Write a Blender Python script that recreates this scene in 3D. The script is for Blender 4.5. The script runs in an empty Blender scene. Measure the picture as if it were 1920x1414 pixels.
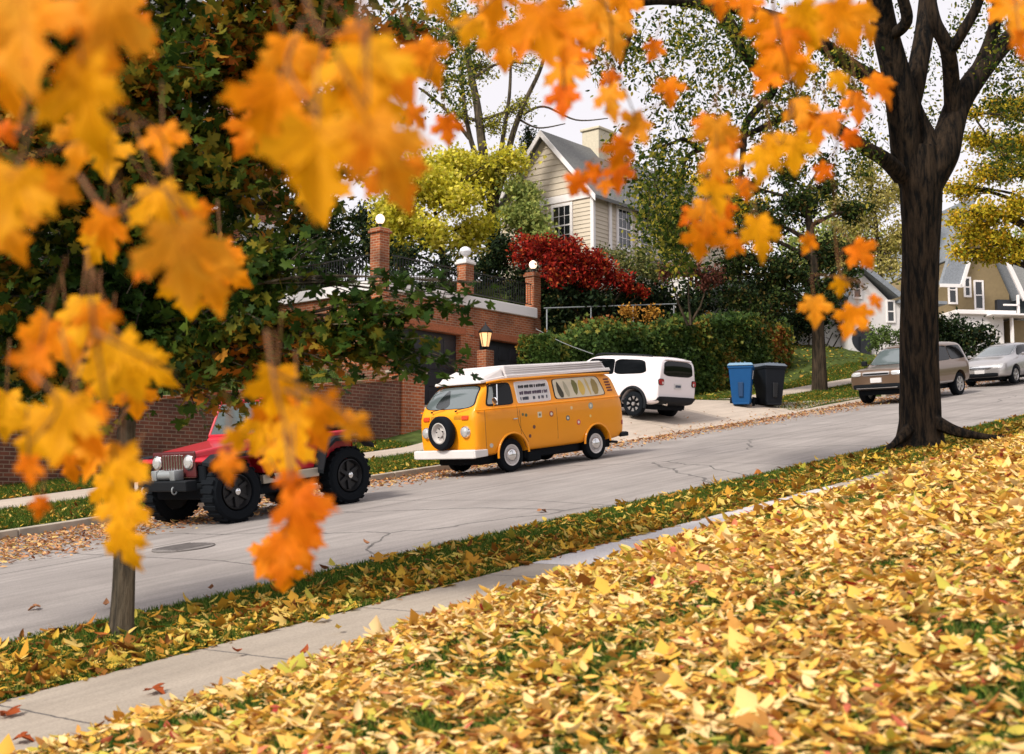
import bpy, bmesh, math, random
import numpy as np
from mathutils import Vector, Matrix
from mathutils.bvhtree import BVHTree
R = math.radians
random.seed(7); rng = np.random.default_rng(11)
scene = bpy.context.scene
C = bpy.context.scene.collection

# ------------------------------------------------------------------ camera
H = 1.75                      # eye height above the street plane
FPX = 2363.0                  # focal length in pixels of the 1920 px wide photograph
PITCH = math.atan(233 / FPX)
cam_d = bpy.data.cameras.new("camera"); cam = bpy.data.objects.new("camera", cam_d); C.objects.link(cam)
cam.location = (0, 0, H); cam.rotation_euler = (R(90) + PITCH, 0, 0)
cam_d.sensor_width = 36; cam_d.lens = FPX / 1920 * 36
cam_d.clip_start = 0.05; cam_d.clip_end = 2000
cam_d.dof.use_dof = True; cam_d.dof.focus_distance = 23.0; cam_d.dof.aperture_fstop = 3.6
scene.camera = cam
# ------------------------------------------------------------------ sky, sun, exposure
SUN_EL, SUN_AZ = 44, -134      # azimuth measured clockwise from +Y (camera looks along +Y)
w = bpy.data.worlds.new("World"); scene.world = w; w.use_nodes = True
nt = w.node_tree; nt.nodes.clear()
sky = nt.nodes.new('ShaderNodeTexSky'); sky.sky_type = 'NISHITA'; sky.sun_disc = False
sky.sun_elevation = R(SUN_EL); sky.sun_rotation = R(SUN_AZ); sky.dust_density = 4; sky.air_density = 1.0; sky.altitude = 50
hs = nt.nodes.new('ShaderNodeHueSaturation'); hs.inputs['Saturation'].default_value = 0.15
mx = nt.nodes.new('ShaderNodeMixRGB'); mx.blend_type = 'MIX'; mx.inputs[0].default_value = 0.6
mx.inputs[2].default_value = (8.8, 8.35, 8.8, 1)          # even, faintly lilac cloud cover
bg = nt.nodes.new('ShaderNodeBackground'); bg.inputs[1].default_value = 0.112
wo = nt.nodes.new('ShaderNodeOutputWorld')
nt.links.new(sky.outputs[0], hs.inputs['Color']); nt.links.new(hs.outputs[0], mx.inputs[1])
nt.links.new(mx.outputs[0], bg.inputs[0]); nt.links.new(bg.outputs[0], wo.inputs[0])
sun_d = bpy.data.lights.new("sun", 'SUN'); sun_d.energy = 3.3; sun_d.angle = R(11); sun_d.color = (1, .93, .82)
sun = bpy.data.objects.new("sun", sun_d); C.objects.link(sun)
sd = Vector((math.sin(R(SUN_AZ)) * math.cos(R(SUN_EL)), math.cos(R(SUN_AZ)) * math.cos(R(SUN_EL)), math.sin(R(SUN_EL))))
sun.rotation_euler = sd.to_track_quat('Z', 'Y').to_euler(); sun.location = sd * 60
vs = scene.view_settings; vs.view_transform = 'Standard'; vs.look = 'None'; vs.gamma = 1; vs.use_curve_mapping = False
vs.exposure = 0.38
scene.render.resolution_x = 1024; scene.render.resolution_y = 754

# ------------------------------------------------------------------ street frame
PHI = R(39.7); INC = .1245
U = Vector((math.sin(PHI), math.cos(PHI), 0)); V = Vector((-math.cos(PHI), math.sin(PHI), 0))
YAW = math.pi / 2 - PHI                      # local x -> U
def interp_rows(s, t, rows):
    """rows: [(s, [(t,e),...]),...]"""
    s = np.asarray(s, float); t = np.asarray(t, float)
    ss = np.array([r[0] for r in rows]); vals = np.array([np.interp(t, [a for a, _ in r[1]], [b for _, b in r[1]]) for r in rows])
    i = np.clip(np.searchsorted(ss, s) - 1, 0, len(ss) - 2); f = np.clip((s - ss[i]) / (ss[i + 1] - ss[i]), 0, 1)
    idx = np.indices(s.shape); 
    a = np.take_along_axis(vals.reshape(len(ss), -1), i.reshape(1, -1), 0).reshape(s.shape)
    b = np.take_along_axis(vals.reshape(len(ss), -1), (i + 1).reshape(1, -1), 0).reshape(s.shape)
    return a * (1 - f) + b * f
def sm(x): x = np.clip(x, 0, 1); return x * x * (3 - 2 * x)
def extra(s, t): return (.10 * sm((np.asarray(s) - 20) / 20.) + .24 * sm((np.asarray(s) - 37) / 13.)) * np.clip((np.asarray(t) - 9.5) / 8.5, 0, 1)
def e_road(s, t): return np.interp(t, [9.4, 11.5, 15.5, 18.1], [-.10, 0, 0, -.04]) + extra(s, t)
WALLROW = [(18.2, .08), (20, .22), (21.7, .30), (23, .45), (23.35, 1.80), (28, 2.7), (34, 4.5), (45, 8), (80, 14), (200, 22)]
DRIVE = [(18.2, 0), (19.9, .42), (21.7, .58), (24, .75), (27.5, 1.1), (33.5, 1.25), (34.2, 4.7), (45, 8), (80, 14), (200, 22)]
HEDGE = [(18.2, .08), (20, .35), (21.7, .42), (24.3, .55), (25.6, 1.9), (28, 3.4), (30, 5.4), (45, 7), (80, 12), (200, 20)]
WALL2 = [(18.2, .02), (19.9, .40), (21.7, .54), (23, .66), (23.35, 1.80), (28, 2.7), (34, 4.5), (45, 8), (80, 14), (200, 22)]
FAR = [(18.2, .08), (20, .30), (21.7, .42), (23, 1.0), (24.4, 1.6), (28, 2.4), (34, 3), (45, 4), (80, 8), (200, 14)]
def e_far(s, t): return interp_rows(s, t, [(-60, WALLROW), (22.2, WALLROW), (24.0, WALL2), (24.35, DRIVE), (35.2, DRIVE), (37.5, HEDGE), (44, HEDGE), (50, FAR), (300, FAR)]) + extra(s, 18 + 0 * np.asarray(t))
def lawnA(s): return np.interp(s, [0, 3, 4.8, 6.3, 8.7, 15, 25], [.03, .13, .19, .26, .31, .39, .45])
def e_near(s, t):
    t = np.asarray(t, float)
    ln = np.interp(t, [-60, -5, 1, 3, 4.5, 6], [3.4, .80, .45, .36, .20, 0]) + lawnA(s) * sm((6 - t) / .8)
    return np.where(t < 6, ln, np.where(t < 7.5, -.02, .0))
def e_ground(s, t):
    t = np.asarray(t, float); s = np.asarray(s, float)
    return np.where(t <= 9.4, e_near(s, t), np.where(t < 18.15, -.45, e_far(s, np.maximum(t, 18.2))))
def zed(s, t, e): return INC * np.asarray(s) + e
def P(s, t, e=0.0):
    return Vector((U.x * s + V.x * t, U.y * s + V.y * t, INC * s + e))
def Pn(s, t, e):
    s = np.asarray(s, float); t = np.asarray(t, float)
    return np.stack([U.x * s + V.x * t, U.y * s + V.y * t, INC * s + e], -1)
def pix(x, y, D):
    """a point seen at photo pixel x,y, D metres ahead"""
    a = (x - 960) / FPX; b = -(y - 707) / FPX
    cp, sp = math.cos(PITCH), math.sin(PITCH)
    return Vector((a * D, (cp - b * sp) * D, H + (sp + b * cp) * D))
def proj(Pt):
    X, Y, Z = Pt[..., 0], Pt[..., 1], Pt[..., 2] - H
    F = Y * math.cos(PITCH) + Z * math.sin(PITCH); Uq = -Y * math.sin(PITCH) + Z * math.cos(PITCH)
    F = np.where(F < .1, .1, F)
    return 960 + FPX * X / F, 707 - FPX * Uq / F, F

# ------------------------------------------------------------------ materials
def nmat(name):
    m = bpy.data.materials.new(name); m.use_nodes = True
    n = m.node_tree; b = n.nodes['Principled BSDF']; return m, n, b
def N(n, typ, **kw):
    x = n.nodes.new(typ)
    for k, v in kw.items():
        if k in x.inputs: x.inputs[k].default_value = v
        else: setattr(x, k, v)
    return x
def ramp(n, stops, interp='LINEAR'):
    r = n.nodes.new('ShaderNodeValToRGB'); r.color_ramp.interpolation = interp
    el = r.color_ramp.elements
    while len(el) < len(stops): el.new(.5)
    for e, (p, c) in zip(el, stops): e.position = p; e.color = (*c[:3], 1)
    return r
def plain(name, col, rough=.5, metal=0, coat=0, noise=.0, nscale=8, bump=0, spec=.5, emis=None, estr=0):
    m, n, b = nmat(name); b.inputs['Roughness'].default_value = rough; b.inputs['Metallic'].default_value = metal
    b.inputs['Coat Weight'].default_value = coat; b.inputs['Coat Roughness'].default_value = .06
    b.inputs['Specular IOR Level'].default_value = spec
    b.inputs['Base Color'].default_value = (*col, 1)
    if noise or bump:
        tc = N(n, 'ShaderNodeTexCoord'); nz = N(n, 'ShaderNodeTexNoise', Scale=nscale, Detail=6.0)
        n.links.new(tc.outputs['Object'], nz.inputs['Vector'])
        if noise:
            r = ramp(n, [(.25, [c * (1 - noise) for c in col]), (.75, [min(1, c * (1 + noise)) for c in col])])
            n.links.new(nz.outputs[0], r.inputs[0]); n.links.new(r.outputs[0], b.inputs['Base Color'])
        if bump:
            bp = N(n, 'ShaderNodeBump', Strength=bump, Distance=.02); n.links.new(nz.outputs[0], bp.inputs['Height']); n.links.new(bp.outputs[0], b.inputs['Normal'])
    if emis: b.inputs['Emission Color'].default_value = (*emis, 1); b.inputs['Emission Strength'].default_value = estr
    return m
def leafmat(name, stops, trans=.35, rough=.6, nscale=None, spec=.08):
    m, n, b = nmat(name); b.inputs['Roughness'].default_value = rough; b.inputs['Specular IOR Level'].default_value = spec
    g = N(n, 'ShaderNodeNewGeometry'); r = ramp(n, stops)
    if nscale:
        tc = N(n, 'ShaderNodeTexCoord'); nz = N(n, 'ShaderNodeTexNoise', Scale=nscale, Detail=3.0)
        n.links.new(tc.outputs['Object'], nz.inputs['Vector'])
        ad = N(n, 'ShaderNodeMath', operation='MULTIPLY_ADD'); ad.inputs[1].default_value = .45
        sb = N(n, 'ShaderNodeMath', operation='MULTIPLY_ADD'); sb.inputs[1].default_value = 1.9; sb.inputs[2].default_value = -.68
        n.links.new(nz.outputs[0], sb.inputs[0]); n.links.new(g.outputs['Random Per Island'], ad.inputs[0]); n.links.new(sb.outputs[0], ad.inputs[2])
        n.links.new(ad.outputs[0], r.inputs[0])
    else: n.links.new(g.outputs['Random Per Island'], r.inputs[0])
    n.links.new(r.outputs[0], b.inputs['Base Color'])
    tr = N(n, 'ShaderNodeBsdfTranslucent'); n.links.new(r.outputs[0], tr.inputs[0])
    ms = N(n, 'ShaderNodeMixShader'); ms.inputs[0].default_value = trans
    o = n.nodes['Material Output']
    n.links.new(b.outputs[0], ms.inputs[1]); n.links.new(tr.outputs[0], ms.inputs[2]); n.links.new(ms.outputs[0], o.inputs[0])
    return m
def brickmat(name, c1, c2, mortar, scale=1.0):
    m, n, b = nmat(name); b.inputs['Roughness'].default_value = .85
    tc = N(n, 'ShaderNodeTexCoord'); sp = N(n, 'ShaderNodeSeparateXYZ'); n.links.new(tc.outputs['Object'], sp.inputs[0])
    ad = N(n, 'ShaderNodeMath', operation='ADD'); n.links.new(sp.outputs[0], ad.inputs[0]); n.links.new(sp.outputs[1], ad.inputs[1])
    cb = N(n, 'ShaderNodeCombineXYZ'); n.links.new(ad.outputs[0], cb.inputs[0]); n.links.new(sp.outputs[2], cb.inputs[1])
    bt = N(n, 'ShaderNodeTexBrick', Scale=scale); bt.inputs['Brick Width'].default_value = .23; bt.inputs['Row Height'].default_value = .082
    bt.inputs['Mortar Size'].default_value = .011; bt.inputs['Color1'].default_value = (*c1, 1); bt.inputs['Color2'].default_value = (*c2, 1); bt.inputs['Mortar'].default_value = (*mortar, 1)
    n.links.new(cb.outputs[0], bt.inputs['Vector'])
    nz = N(n, 'ShaderNodeTexNoise', Scale=1.1, Detail=5.0); n.links.new(tc.outputs['Object'], nz.inputs['Vector'])
    r = ramp(n, [(.34, (.45, .42, .40)), (.50, (.88, .84, .80)), (.64, (1.2, 1.08, .98))]); n.links.new(nz.outputs[0], r.inputs[0])
    mu = N(n, 'ShaderNodeMixRGB', blend_type='MULTIPLY'); mu.inputs[0].default_value = .8
    n.links.new(bt.outputs[0], mu.inputs[1]); n.links.new(r.outputs[0], mu.inputs[2]); n.links.new(mu.outputs[0], b.inputs['Base Color'])
    bp = N(n, 'ShaderNodeBump', Strength=.5, Distance=.01); bp.invert = True; n.links.new(bt.outputs['Fac'], bp.inputs['Height']); n.links.new(bp.outputs[0], b.inputs['Normal'])
    return m
def concrete(name, c1, c2, joint_u=3.0, joint_v=0, off_u=0.0, off_v=0.0, jw=.012, stain=.35):
    """street aligned joints every joint_u metres along the street (and joint_v across)"""
    m, n, b = nmat(name); b.inputs['Roughness'].default_value = .88
    tc = N(n, 'ShaderNodeTexCoord')
    nz = N(n, 'ShaderNodeTexNoise', Scale=.55, Detail=9.0, Roughness=.62); n.links.new(tc.outputs['Object'], nz.inputs['Vector'])
    r = ramp(n, [(.3, c1), (.7, c2)]); n.links.new(nz.outputs[0], r.inputs[0])
    mp = N(n, 'ShaderNodeMapping'); mp.inputs['Scale'].default_value = (.35, 5, 1); n.links.new(tc.outputs['Object'], mp.inputs[0])
    n2 = N(n, 'ShaderNodeTexNoise', Scale=1.0, Detail=7.0, Roughness=.7); n.links.new(mp.outputs[0], n2.inputs['Vector'])
    r2 = ramp(n, [(.35, (1 - stain,) * 3), (.62, (1.05,) * 3)]); n.links.new(n2.outputs[0], r2.inputs[0])
    mu = N(n, 'ShaderNodeMixRGB', blend_type='MULTIPLY'); mu.inputs[0].default_value = .8
    n.links.new(r.outputs[0], mu.inputs[1]); n.links.new(r2.outputs[0], mu.inputs[2])
    n3 = N(n, 'ShaderNodeTexNoise', Scale=60.0, Detail=4.0); n.links.new(tc.outputs['Object'], n3.inputs['Vector'])
    r3 = ramp(n, [(.3, (.82,) * 3), (.6, (1.06,) * 3)]); n.links.new(n3.outputs[0], r3.inputs[0])
    m2 = N(n, 'ShaderNodeMixRGB', blend_type='MULTIPLY'); m2.inputs[0].default_value = 1
    n.links.new(mu.outputs[0], m2.inputs[1]); n.links.new(r3.outputs[0], m2.inputs[2])
    last = m2.outputs[0]
    sp = N(n, 'ShaderNodeSeparateXYZ'); n.links.new(tc.outputs['Object'], sp.inputs[0])
    for ax, per, off in ((0, joint_u, off_u), (1, joint_v, off_v)):
        if not per: continue
        a = N(n, 'ShaderNodeMath', operation='ADD'); a.inputs[1].default_value = -off + 300 * per; n.links.new(sp.outputs[ax], a.inputs[0])
        w1 = N(n, 'ShaderNodeMath', operation='MULTIPLY_ADD'); w1.inputs[1].default_value = .05; n.links.new(n2.outputs[0], w1.inputs[0]); n.links.new(a.outputs[0], w1.inputs[2])
        mo = N(n, 'ShaderNodeMath', operation='MODULO'); mo.inputs[1].default_value = per; n.links.new(w1.outputs[0], mo.inputs[0])
        lt = N(n, 'ShaderNodeMath', operation='LESS_THAN'); lt.inputs[1].default_value = jw * 2; n.links.new(mo.outputs[0], lt.inputs[0])
        mj = N(n, 'ShaderNodeMixRGB'); mj.inputs[2].default_value = (.09, .08, .075, 1); n.links.new(lt.outputs[0], mj.inputs[0]); n.links.new(last, mj.inputs[1]); last = mj.outputs[0]
    if 'street' in name:
        dn = N(n, 'ShaderNodeTexNoise', Scale=.9, Detail=5.0); n.links.new(tc.outputs['Object'], dn.inputs['Vector'])
        va = N(n, 'ShaderNodeVectorMath', operation='MULTIPLY_ADD'); va.inputs[1].default_value = (.8, .8, 0); n.links.new(dn.outputs['Color'], va.inputs[0]); n.links.new(tc.outputs['Object'], va.inputs[2])
        vo = N(n, 'ShaderNodeTexVoronoi', Scale=.16); vo.feature = 'DISTANCE_TO_EDGE'; n.links.new(va.outputs[0], vo.inputs['Vector'])
        lt = N(n, 'ShaderNodeMath', operation='LESS_THAN'); lt.inputs[1].default_value = .0035; n.links.new(vo.outputs['Distance'], lt.inputs[0])
        mj = N(n, 'ShaderNodeMixRGB'); mj.inputs[2].default_value = (.10, .09, .085, 1); n.links.new(lt.outputs[0], mj.inputs[0]); n.links.new(last, mj.inputs[1]); last = mj.outputs[0]
    n.links.new(last, b.inputs['Base Color'])
    bp = N(n, 'ShaderNodeBump', Strength=.25, Distance=.01); n.links.new(n3.outputs[0], bp.inputs['Height']); n.links.new(bp.outputs[0], b.inputs['Normal'])
    return m
def barkmat(name, c1, c2, sc=9, bump=.9):
    m, n, b = nmat(name); b.inputs['Roughness'].default_value = .95; b.inputs['Specular IOR Level'].default_value = .15
    tc = N(n, 'ShaderNodeTexCoord'); mp = N(n, 'ShaderNodeMapping'); mp.inputs['Scale'].default_value = (1, 1, .16); n.links.new(tc.outputs['Object'], mp.inputs[0])
    nz = N(n, 'ShaderNodeTexNoise', Scale=float(sc), Detail=6.0, Roughness=.65); n.links.new(mp.outputs[0], nz.inputs['Vector'])
    r = ramp(n, [(.40, c1), (.62, c2)]); n.links.new(nz.outputs[0], r.inputs[0]); n.links.new(r.outputs[0], b.inputs['Base Color'])
    bp = N(n, 'ShaderNodeBump', Strength=bump, Distance=.09); n.links.new(nz.outputs[0], bp.inputs['Height']); n.links.new(bp.outputs[0], b.inputs['Normal'])
    return m
M = {}
M['soil'] = plain('lawn_ground', (.055, .075, .018), .95, noise=.5, nscale=4, bump=.6, spec=.1)
M['road'] = concrete('street_concrete', (.235, .208, .195), (.325, .292, .275), 5.4, 4.3, 3.4, 9.42, .016, .32)
M['walk'] = concrete('sidewalk_concrete', (.30, .25, .20), (.40, .34, .28), 1.55, 0, 4.05, 0, .009, .2)
M['walknew'] = concrete('new_sidewalk_concrete', (.48, .45, .45), (.55, .52, .52), 1.6, 0, 9.2, 0, .008, .1)
M['drive'] = concrete('driveway_concrete', (.38, .31, .25), (.48, .40, .33), 3.1, 0, 1, 0, .012, .2)
M['kerb'] = plain('kerb_concrete', (.36, .31, .25), .9, noise=.3, nscale=3, bump=.3)
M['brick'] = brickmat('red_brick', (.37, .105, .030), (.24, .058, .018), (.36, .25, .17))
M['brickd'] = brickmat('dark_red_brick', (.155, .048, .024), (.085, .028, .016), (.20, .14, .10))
M['white'] = plain('white_paint', (.66, .63, .62), .55, noise=.06, nscale=3)
M['dark'] = plain('dark_door_paint', (.012, .014, .02), .5, noise=.3, nscale=3)
M['black'] = plain('black_plastic', (.007, .009, .012), .6, spec=.2)
M['iron'] = plain('black_iron', (.01, .01, .012), .45, metal=.3)
M['rubber'] = plain('tyre_rubber', (.006, .008, .011), .85, spec=.12, bump=.2, nscale=60)
M['chrome'] = plain('chrome', (.75, .75, .75), .15, metal=1)
M['steel'] = plain('galvanised_steel', (.30, .32, .33), .5, metal=.5, noise=.1)
M['glassd'] = plain('dark_car_glass', (.002, .003, .004), .08, spec=.25)
M['glassw'] = plain('sky_reflecting_windscreen', (.10, .125, .13), .05, spec=1.0, coat=1.0)
M['pane'] = plain('house_window_glass', (.015, .018, .02), .06, spec=.8)
M['lampglow'] = plain('lit_lamp_glass', (.9, .75, .6), .4, emis=(1, .72, .5), estr=1.2)
M['lampwarm'] = plain('lit_lantern_glass', (.9, .6, .3), .4, emis=(1, .5, .2), estr=.7)
M['globe'] = plain('white_globe_glass', (.75, .76, .80), .25)
M['orange'] = plain('orange_van_paint', (.84, .305, .004), .45, coat=.25, spec=.3, noise=.05, nscale=1.5)
M['poptop'] = plain('off_white_pop_top', (.62, .58, .58), .5, noise=.06, nscale=5)
M['red'] = plain('red_jeep_paint', (.46, .008, .024), .35, coat=.35, noise=.08, nscale=2)
M['whitecar'] = plain('white_car_paint', (.82, .76, .78), .25, coat=.8)
M['tan'] = plain('bronze_car_paint', (.20, .13, .085), .28, metal=.55, coat=.8)
M['silver'] = plain('silver_car_paint', (.45, .43, .43), .3, metal=.6, coat=.8)
M['redlens'] = plain('red_lens', (.35, .008, .010), .15, coat=.5)
M['amber'] = plain('amber_lens', (.75, .11, .01), .2, coat=.5)
M['lens'] = plain('headlamp_lens', (.62, .62, .62), .12, metal=.4, coat=1)
M['plate'] = plain('number_plate', (.62, .60, .60), .5)
M['ink'] = plain('ink', (.02, .02, .03), .6)
M['beige'] = plain('beige_siding_paint', (.56, .48, .38), .7, noise=.06, nscale=2)
M['trim'] = plain('white_trim_paint', (.78, .74, .73), .5)
M['roofg'] = plain('grey_shingles', (.14, .14, .135), .9, noise=.35, nscale=14, bump=.4)
M['roofb'] = plain('blue_grey_shingles', (.22, .24, .27), .9, noise=.25, nscale=14, bump=.4)
M['stucco'] = plain('olive_tan_stucco', (.21, .155, .08), .9, noise=.1, nscale=6)
M['green_wall'] = plain('dark_green_siding', (.03, .042, .045), .8)
M['bark'] = barkmat('elm_bark', (.003, .003, .003), (.040, .026, .016), 13, 1.0)
M['barkg'] = barkmat('grey_bark', (.028, .023, .017), (.12, .095, .065), 10, .5)
M['barkb'] = barkmat('dark_bark', (.018, .014, .010), (.07, .05, .032), 9, .6)
M['bluebin'] = plain('blue_bin_plastic', (.004, .062, .19), .5, spec=.25, noise=.05)
M['blackbin'] = plain('black_bin_plastic', (.006, .008, .012), .55, spec=.2)
M['binlid'] = plain('sky_blue_grey_lid', (.16, .27, .38), .35)
M['blacklid'] = plain('dark_grey_lid', (.10, .12, .15), .35)
M['curtain'] = plain('patterned_curtain', (.62, .55, .42), .8)
# foliage
M['fore'] = None
M['litter'] = leafmat('fallen_leaf_litter', [(0, (.17, .045, .012)), (.04, (.30, .13, .035)), (.13, (.52, .25, .06)), (.28, (.66, .38, .06)), (.44, (.76, .48, .11)), (.62, (.82, .59, .29)), (.78, (.78, .56, .22)), (.86, (.62, .46, .09)), (.95, (.42, .40, .06)), (.985, (.60, .18, .10)), (1, (.28, .02, .02))], .18, .75)
M['litter2'] = leafmat('fallen_leaf_litter_strip', [(0, (.09, .03, .01)), (.12, (.25, .10, .02)), (.3, (.50, .25, .03)), (.55, (.62, .40, .05)), (.75, (.66, .45, .13)), (.9, (.36, .33, .04)), (1, (.45, .13, .03))], .15, .75)
M['litter3'] = leafmat('brown_gutter_leaves', [(0, (.20, .07, .035)), (.3, (.40, .18, .085)), (.6, (.55, .29, .14)), (.85, (.66, .40, .16)), (1, (.5, .40, .14))], .1, .8)
M['grass'] = leafmat('grass_blades', [(0, (.022, .052, .008)), (.5, (.055, .115, .014)), (.85, (.12, .18, .025)), (1, (.28, .26, .06))], .3, .7)
# ------------------------------------------------------------------ mesh helpers
def meta(o, label=None, cat=None, group=None, kind=None):
    for k, v in (('label', label), ('category', cat), ('group', group), ('kind', kind)):
        if v: o[k] = v
    return o
def thing(name, label, cat, loc=(0, 0, 0), rot=None, group=None, mat=None):
    o = bpy.data.objects.new(name, None); C.objects.link(o); o.empty_display_size = .2
    if mat is not None: o.matrix_world = mat
    else:
        o.location = loc
        if rot is not None: o.rotation_euler = rot
    return meta(o, label, cat, group)
def link(name, me, m, parent=None, smooth=False):
    ob = bpy.data.objects.new(name, me); C.objects.link(ob)
    for x in (m if isinstance(m, (list, tuple)) else [m]): me.materials.append(M[x] if isinstance(x, str) else x)
    if parent: ob.parent = parent
    if smooth: me.polygons.foreach_set('use_smooth', [True] * len(me.polygons))
    return ob
class MB:
    def __init__(s): s.b = bmesh.new()
    def box(s, x0, y0, z0, x1, y1, z1, bev=0, seg=1, mat=None):
        g = bmesh.ops.create_cube(s.b, size=1); vs_ = g['verts']
        for v in vs_: v.co = Vector(((v.co.x + .5) * (x1 - x0) + x0, (v.co.y + .5) * (y1 - y0) + y0, (v.co.z + .5) * (z1 - z0) + z0))
        if bev:
            es = list({e for v in vs_ for e in v.link_edges}); r = bmesh.ops.bevel(s.b, geom=es, offset=bev, segments=seg, affect='EDGES', profile=.5)
            vs_ = list({v for f in r['faces'] for v in f.verts})
        if mat is not None:
            for v in vs_: v.co = mat @ v.co
        return vs_
    def hexa(s, pts, bev=0, seg=1):
        """8 points: bottom ring of 4, top ring of 4"""
        v = [s.b.verts.new(p) for p in pts]
        fs = [s.b.faces.new([v[i] for i in q]) for q in ((3, 2, 1, 0), (4, 5, 6, 7), (0, 1, 5, 4), (1, 2, 6, 5), (2, 3, 7, 6), (3, 0, 4, 7))]
        if bev: bmesh.ops.bevel(s.b, geom=list({e for f in fs for e in f.edges}), offset=bev, segments=seg, affect='EDGES', profile=.5)
    def prism(s, poly, d, bev=0):
        """poly: list of 3d points (planar), extruded by vector d"""
        d = Vector(d); a = [s.b.verts.new(p) for p in poly]; c = [s.b.verts.new(Vector(p) + d) for p in poly]; k = len(poly)
        fs = [s.b.faces.new(a[::-1]), s.b.faces.new(c)] + [s.b.faces.new((a[i], a[(i + 1) % k], c[(i + 1) % k], c[i])) for i in range(k)]
        if bev: bmesh.ops.bevel(s.b, geom=list({e for f in fs for e in f.edges}), offset=bev, segments=1, affect='EDGES')
    def tube(s, pts, rad, n=8, cap=True, rough=0, lobes=None, seed=0):
        pts = [Vector(p) for p in pts]; m = len(pts)
        rad = [rad] * m if isinstance(rad, (int, float)) else list(rad)
        t0 = (pts[1] - pts[0]).normalized(); a = t0.orthogonal().normalized(); rings = []
        rr = random.Random(seed); ph = [rr.uniform(0, 6.28) for _ in range(6)]
        for i, p in enumerate(pts):
            t = (pts[min(i + 1, m - 1)] - pts[max(i - 1, 0)]).normalized()
            a = (a - t * a.dot(t)).normalized(); b = t.cross(a); ring = []
            for k in range(n):
                th = 2 * math.pi * k / n; r = rad[i]
                if rough: r *= 1 + rough * (.5 * math.sin(5 * th + ph[0] + i * .13) + .35 * math.sin(9 * th + ph[1] - i * .21) + .3 * math.sin(17 * th + ph[2] + i * .3))
                if lobes: r *= lobes(i / (m - 1), th)
                ring.append(s.b.verts.new(p + (a * math.cos(th) + b * math.sin(th)) * r))
            rings.append(ring)
        for i in range(m - 1):
            for k in range(n): s.b.faces.new((rings[i][k], rings[i][(k + 1) % n], rings[i + 1][(k + 1) % n], rings[i + 1][k]))
        if cap: s.b.faces.new(rings[0][::-1]); s.b.faces.new(rings[-1])
    def lathe(s, prof, center=(0, 0, 0), axis='y', n=28, sgn=1, loop=False):
        """prof: (along axis, radius)"""
        c = Vector(center); rings = []
        for h, r in prof:
            ring = []
            for k in range(n):
                th = 2 * math.pi * k / n; p, q = r * math.cos(th), r * math.sin(th); h_ = h * sgn
                ring.append(s.b.verts.new(c + (Vector((p, h_, q)) if axis == 'y' else Vector((h_, p, q)) if axis == 'x' else Vector((p, q, h_)))))
            rings.append(ring)
        for i in range(len(prof) - 1):
            for k in range(n): s.b.faces.new((rings[i][k], rings[i][(k + 1) % n], rings[i + 1][(k + 1) % n], rings[i + 1][k]))
        if loop:
            for k in range(n): s.b.faces.new((rings[-1][k], rings[-1][(k + 1) % n], rings[0][(k + 1) % n], rings[0][k]))
        else: s.b.faces.new(rings[0][::-1]); s.b.faces.new(rings[-1])
    def build(s, name, m, parent=None, smooth=False):
        bmesh.ops.recalc_face_normals(s.b, faces=s.b.faces)
        me = bpy.data.meshes.new(name); s.b.to_mesh(me); s.b.free()
        ob = link(name, me, m, parent)
        if smooth: shade(me)
        return ob
def shade(me, ang=38):
    me.polygons.foreach_set('use_smooth', [True] * len(me.polygons))
    try: me.set_sharp_from_angle(angle=R(ang))
    except Exception: pass
def catmull(pts, k=6, rad=None):
    pts = [Vector(p) for p in pts]; out = []; ro = []
    n = len(pts)
    for i in range(n - 1):
        p0, p1, p2, p3 = pts[max(i - 1, 0)], pts[i], pts[i + 1], pts[min(i + 2, n - 1)]
        for j in range(k):
            t = j / k
            out.append(.5 * ((2 * p1) + (-p0 + p2) * t + (2 * p0 - 5 * p1 + 4 * p2 - p3) * t * t + (-p0 + 3 * p1 - 3 * p2 + p3) * t ** 3))
            if rad: ro.append(rad[i] * (1 - t) + rad[i + 1] * t)
    out.append(pts[-1])
    if rad: ro.append(rad[-1]); return out, ro
    return out
def np_mesh(name, Vt, F):
    """Vt (n,3), F (m,k) same-sized faces"""
    me = bpy.data.meshes.new(name); k = F.shape[1]
    me.vertices.add(len(Vt)); me.vertices.foreach_set('co', Vt.astype(np.float32).ravel())
    me.loops.add(F.size); me.loops.foreach_set('vertex_index', F.astype(np.int32).ravel())
    me.polygons.add(len(F)); me.polygons.foreach_set('loop_start', np.arange(0, F.size, k, dtype=np.int32)); me.polygons.foreach_set('loop_total', np.full(len(F), k, dtype=np.int32))
    me.update(calc_edges=True); me.validate(); return me
# leaf templates: (verts, tris); stem at the origin, tip along +Y, face +Z
def T_simple(wd=.42, fold=.25, curl=.3):
    half = [(.17, .18), (.23, .42), (.15, .74)]; v = [(0, 0, 0)]; 
    v += [(0, y, 0) for _, y in half]; v += [(0, 1, 0)]
    v += [(x * wd / .46, y, fold * x) for x, y in half] + [(-x * wd / .46, y, fold * x) for x, y in half]
    v = np.array(v); v[:, 2] += curl * (v[:, 1] - .4) ** 2
    f = [(0, 1, 5), (1, 2, 6), (1, 6, 5), (2, 3, 7), (2, 7, 6), (3, 4, 7)]; f += [(0, 8, 1), (1, 9, 2), (1, 8, 9), (2, 10, 3), (2, 9, 10), (3, 10, 4)]
    return v, np.array(f)
def T_quad(wd=.5):
    return np.array([(0, 0, 0), (wd / 2, .5, .06), (0, 1, 0), (-wd / 2, .5, .06)]), np.array([(0, 1, 2), (0, 2, 3)])
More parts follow.
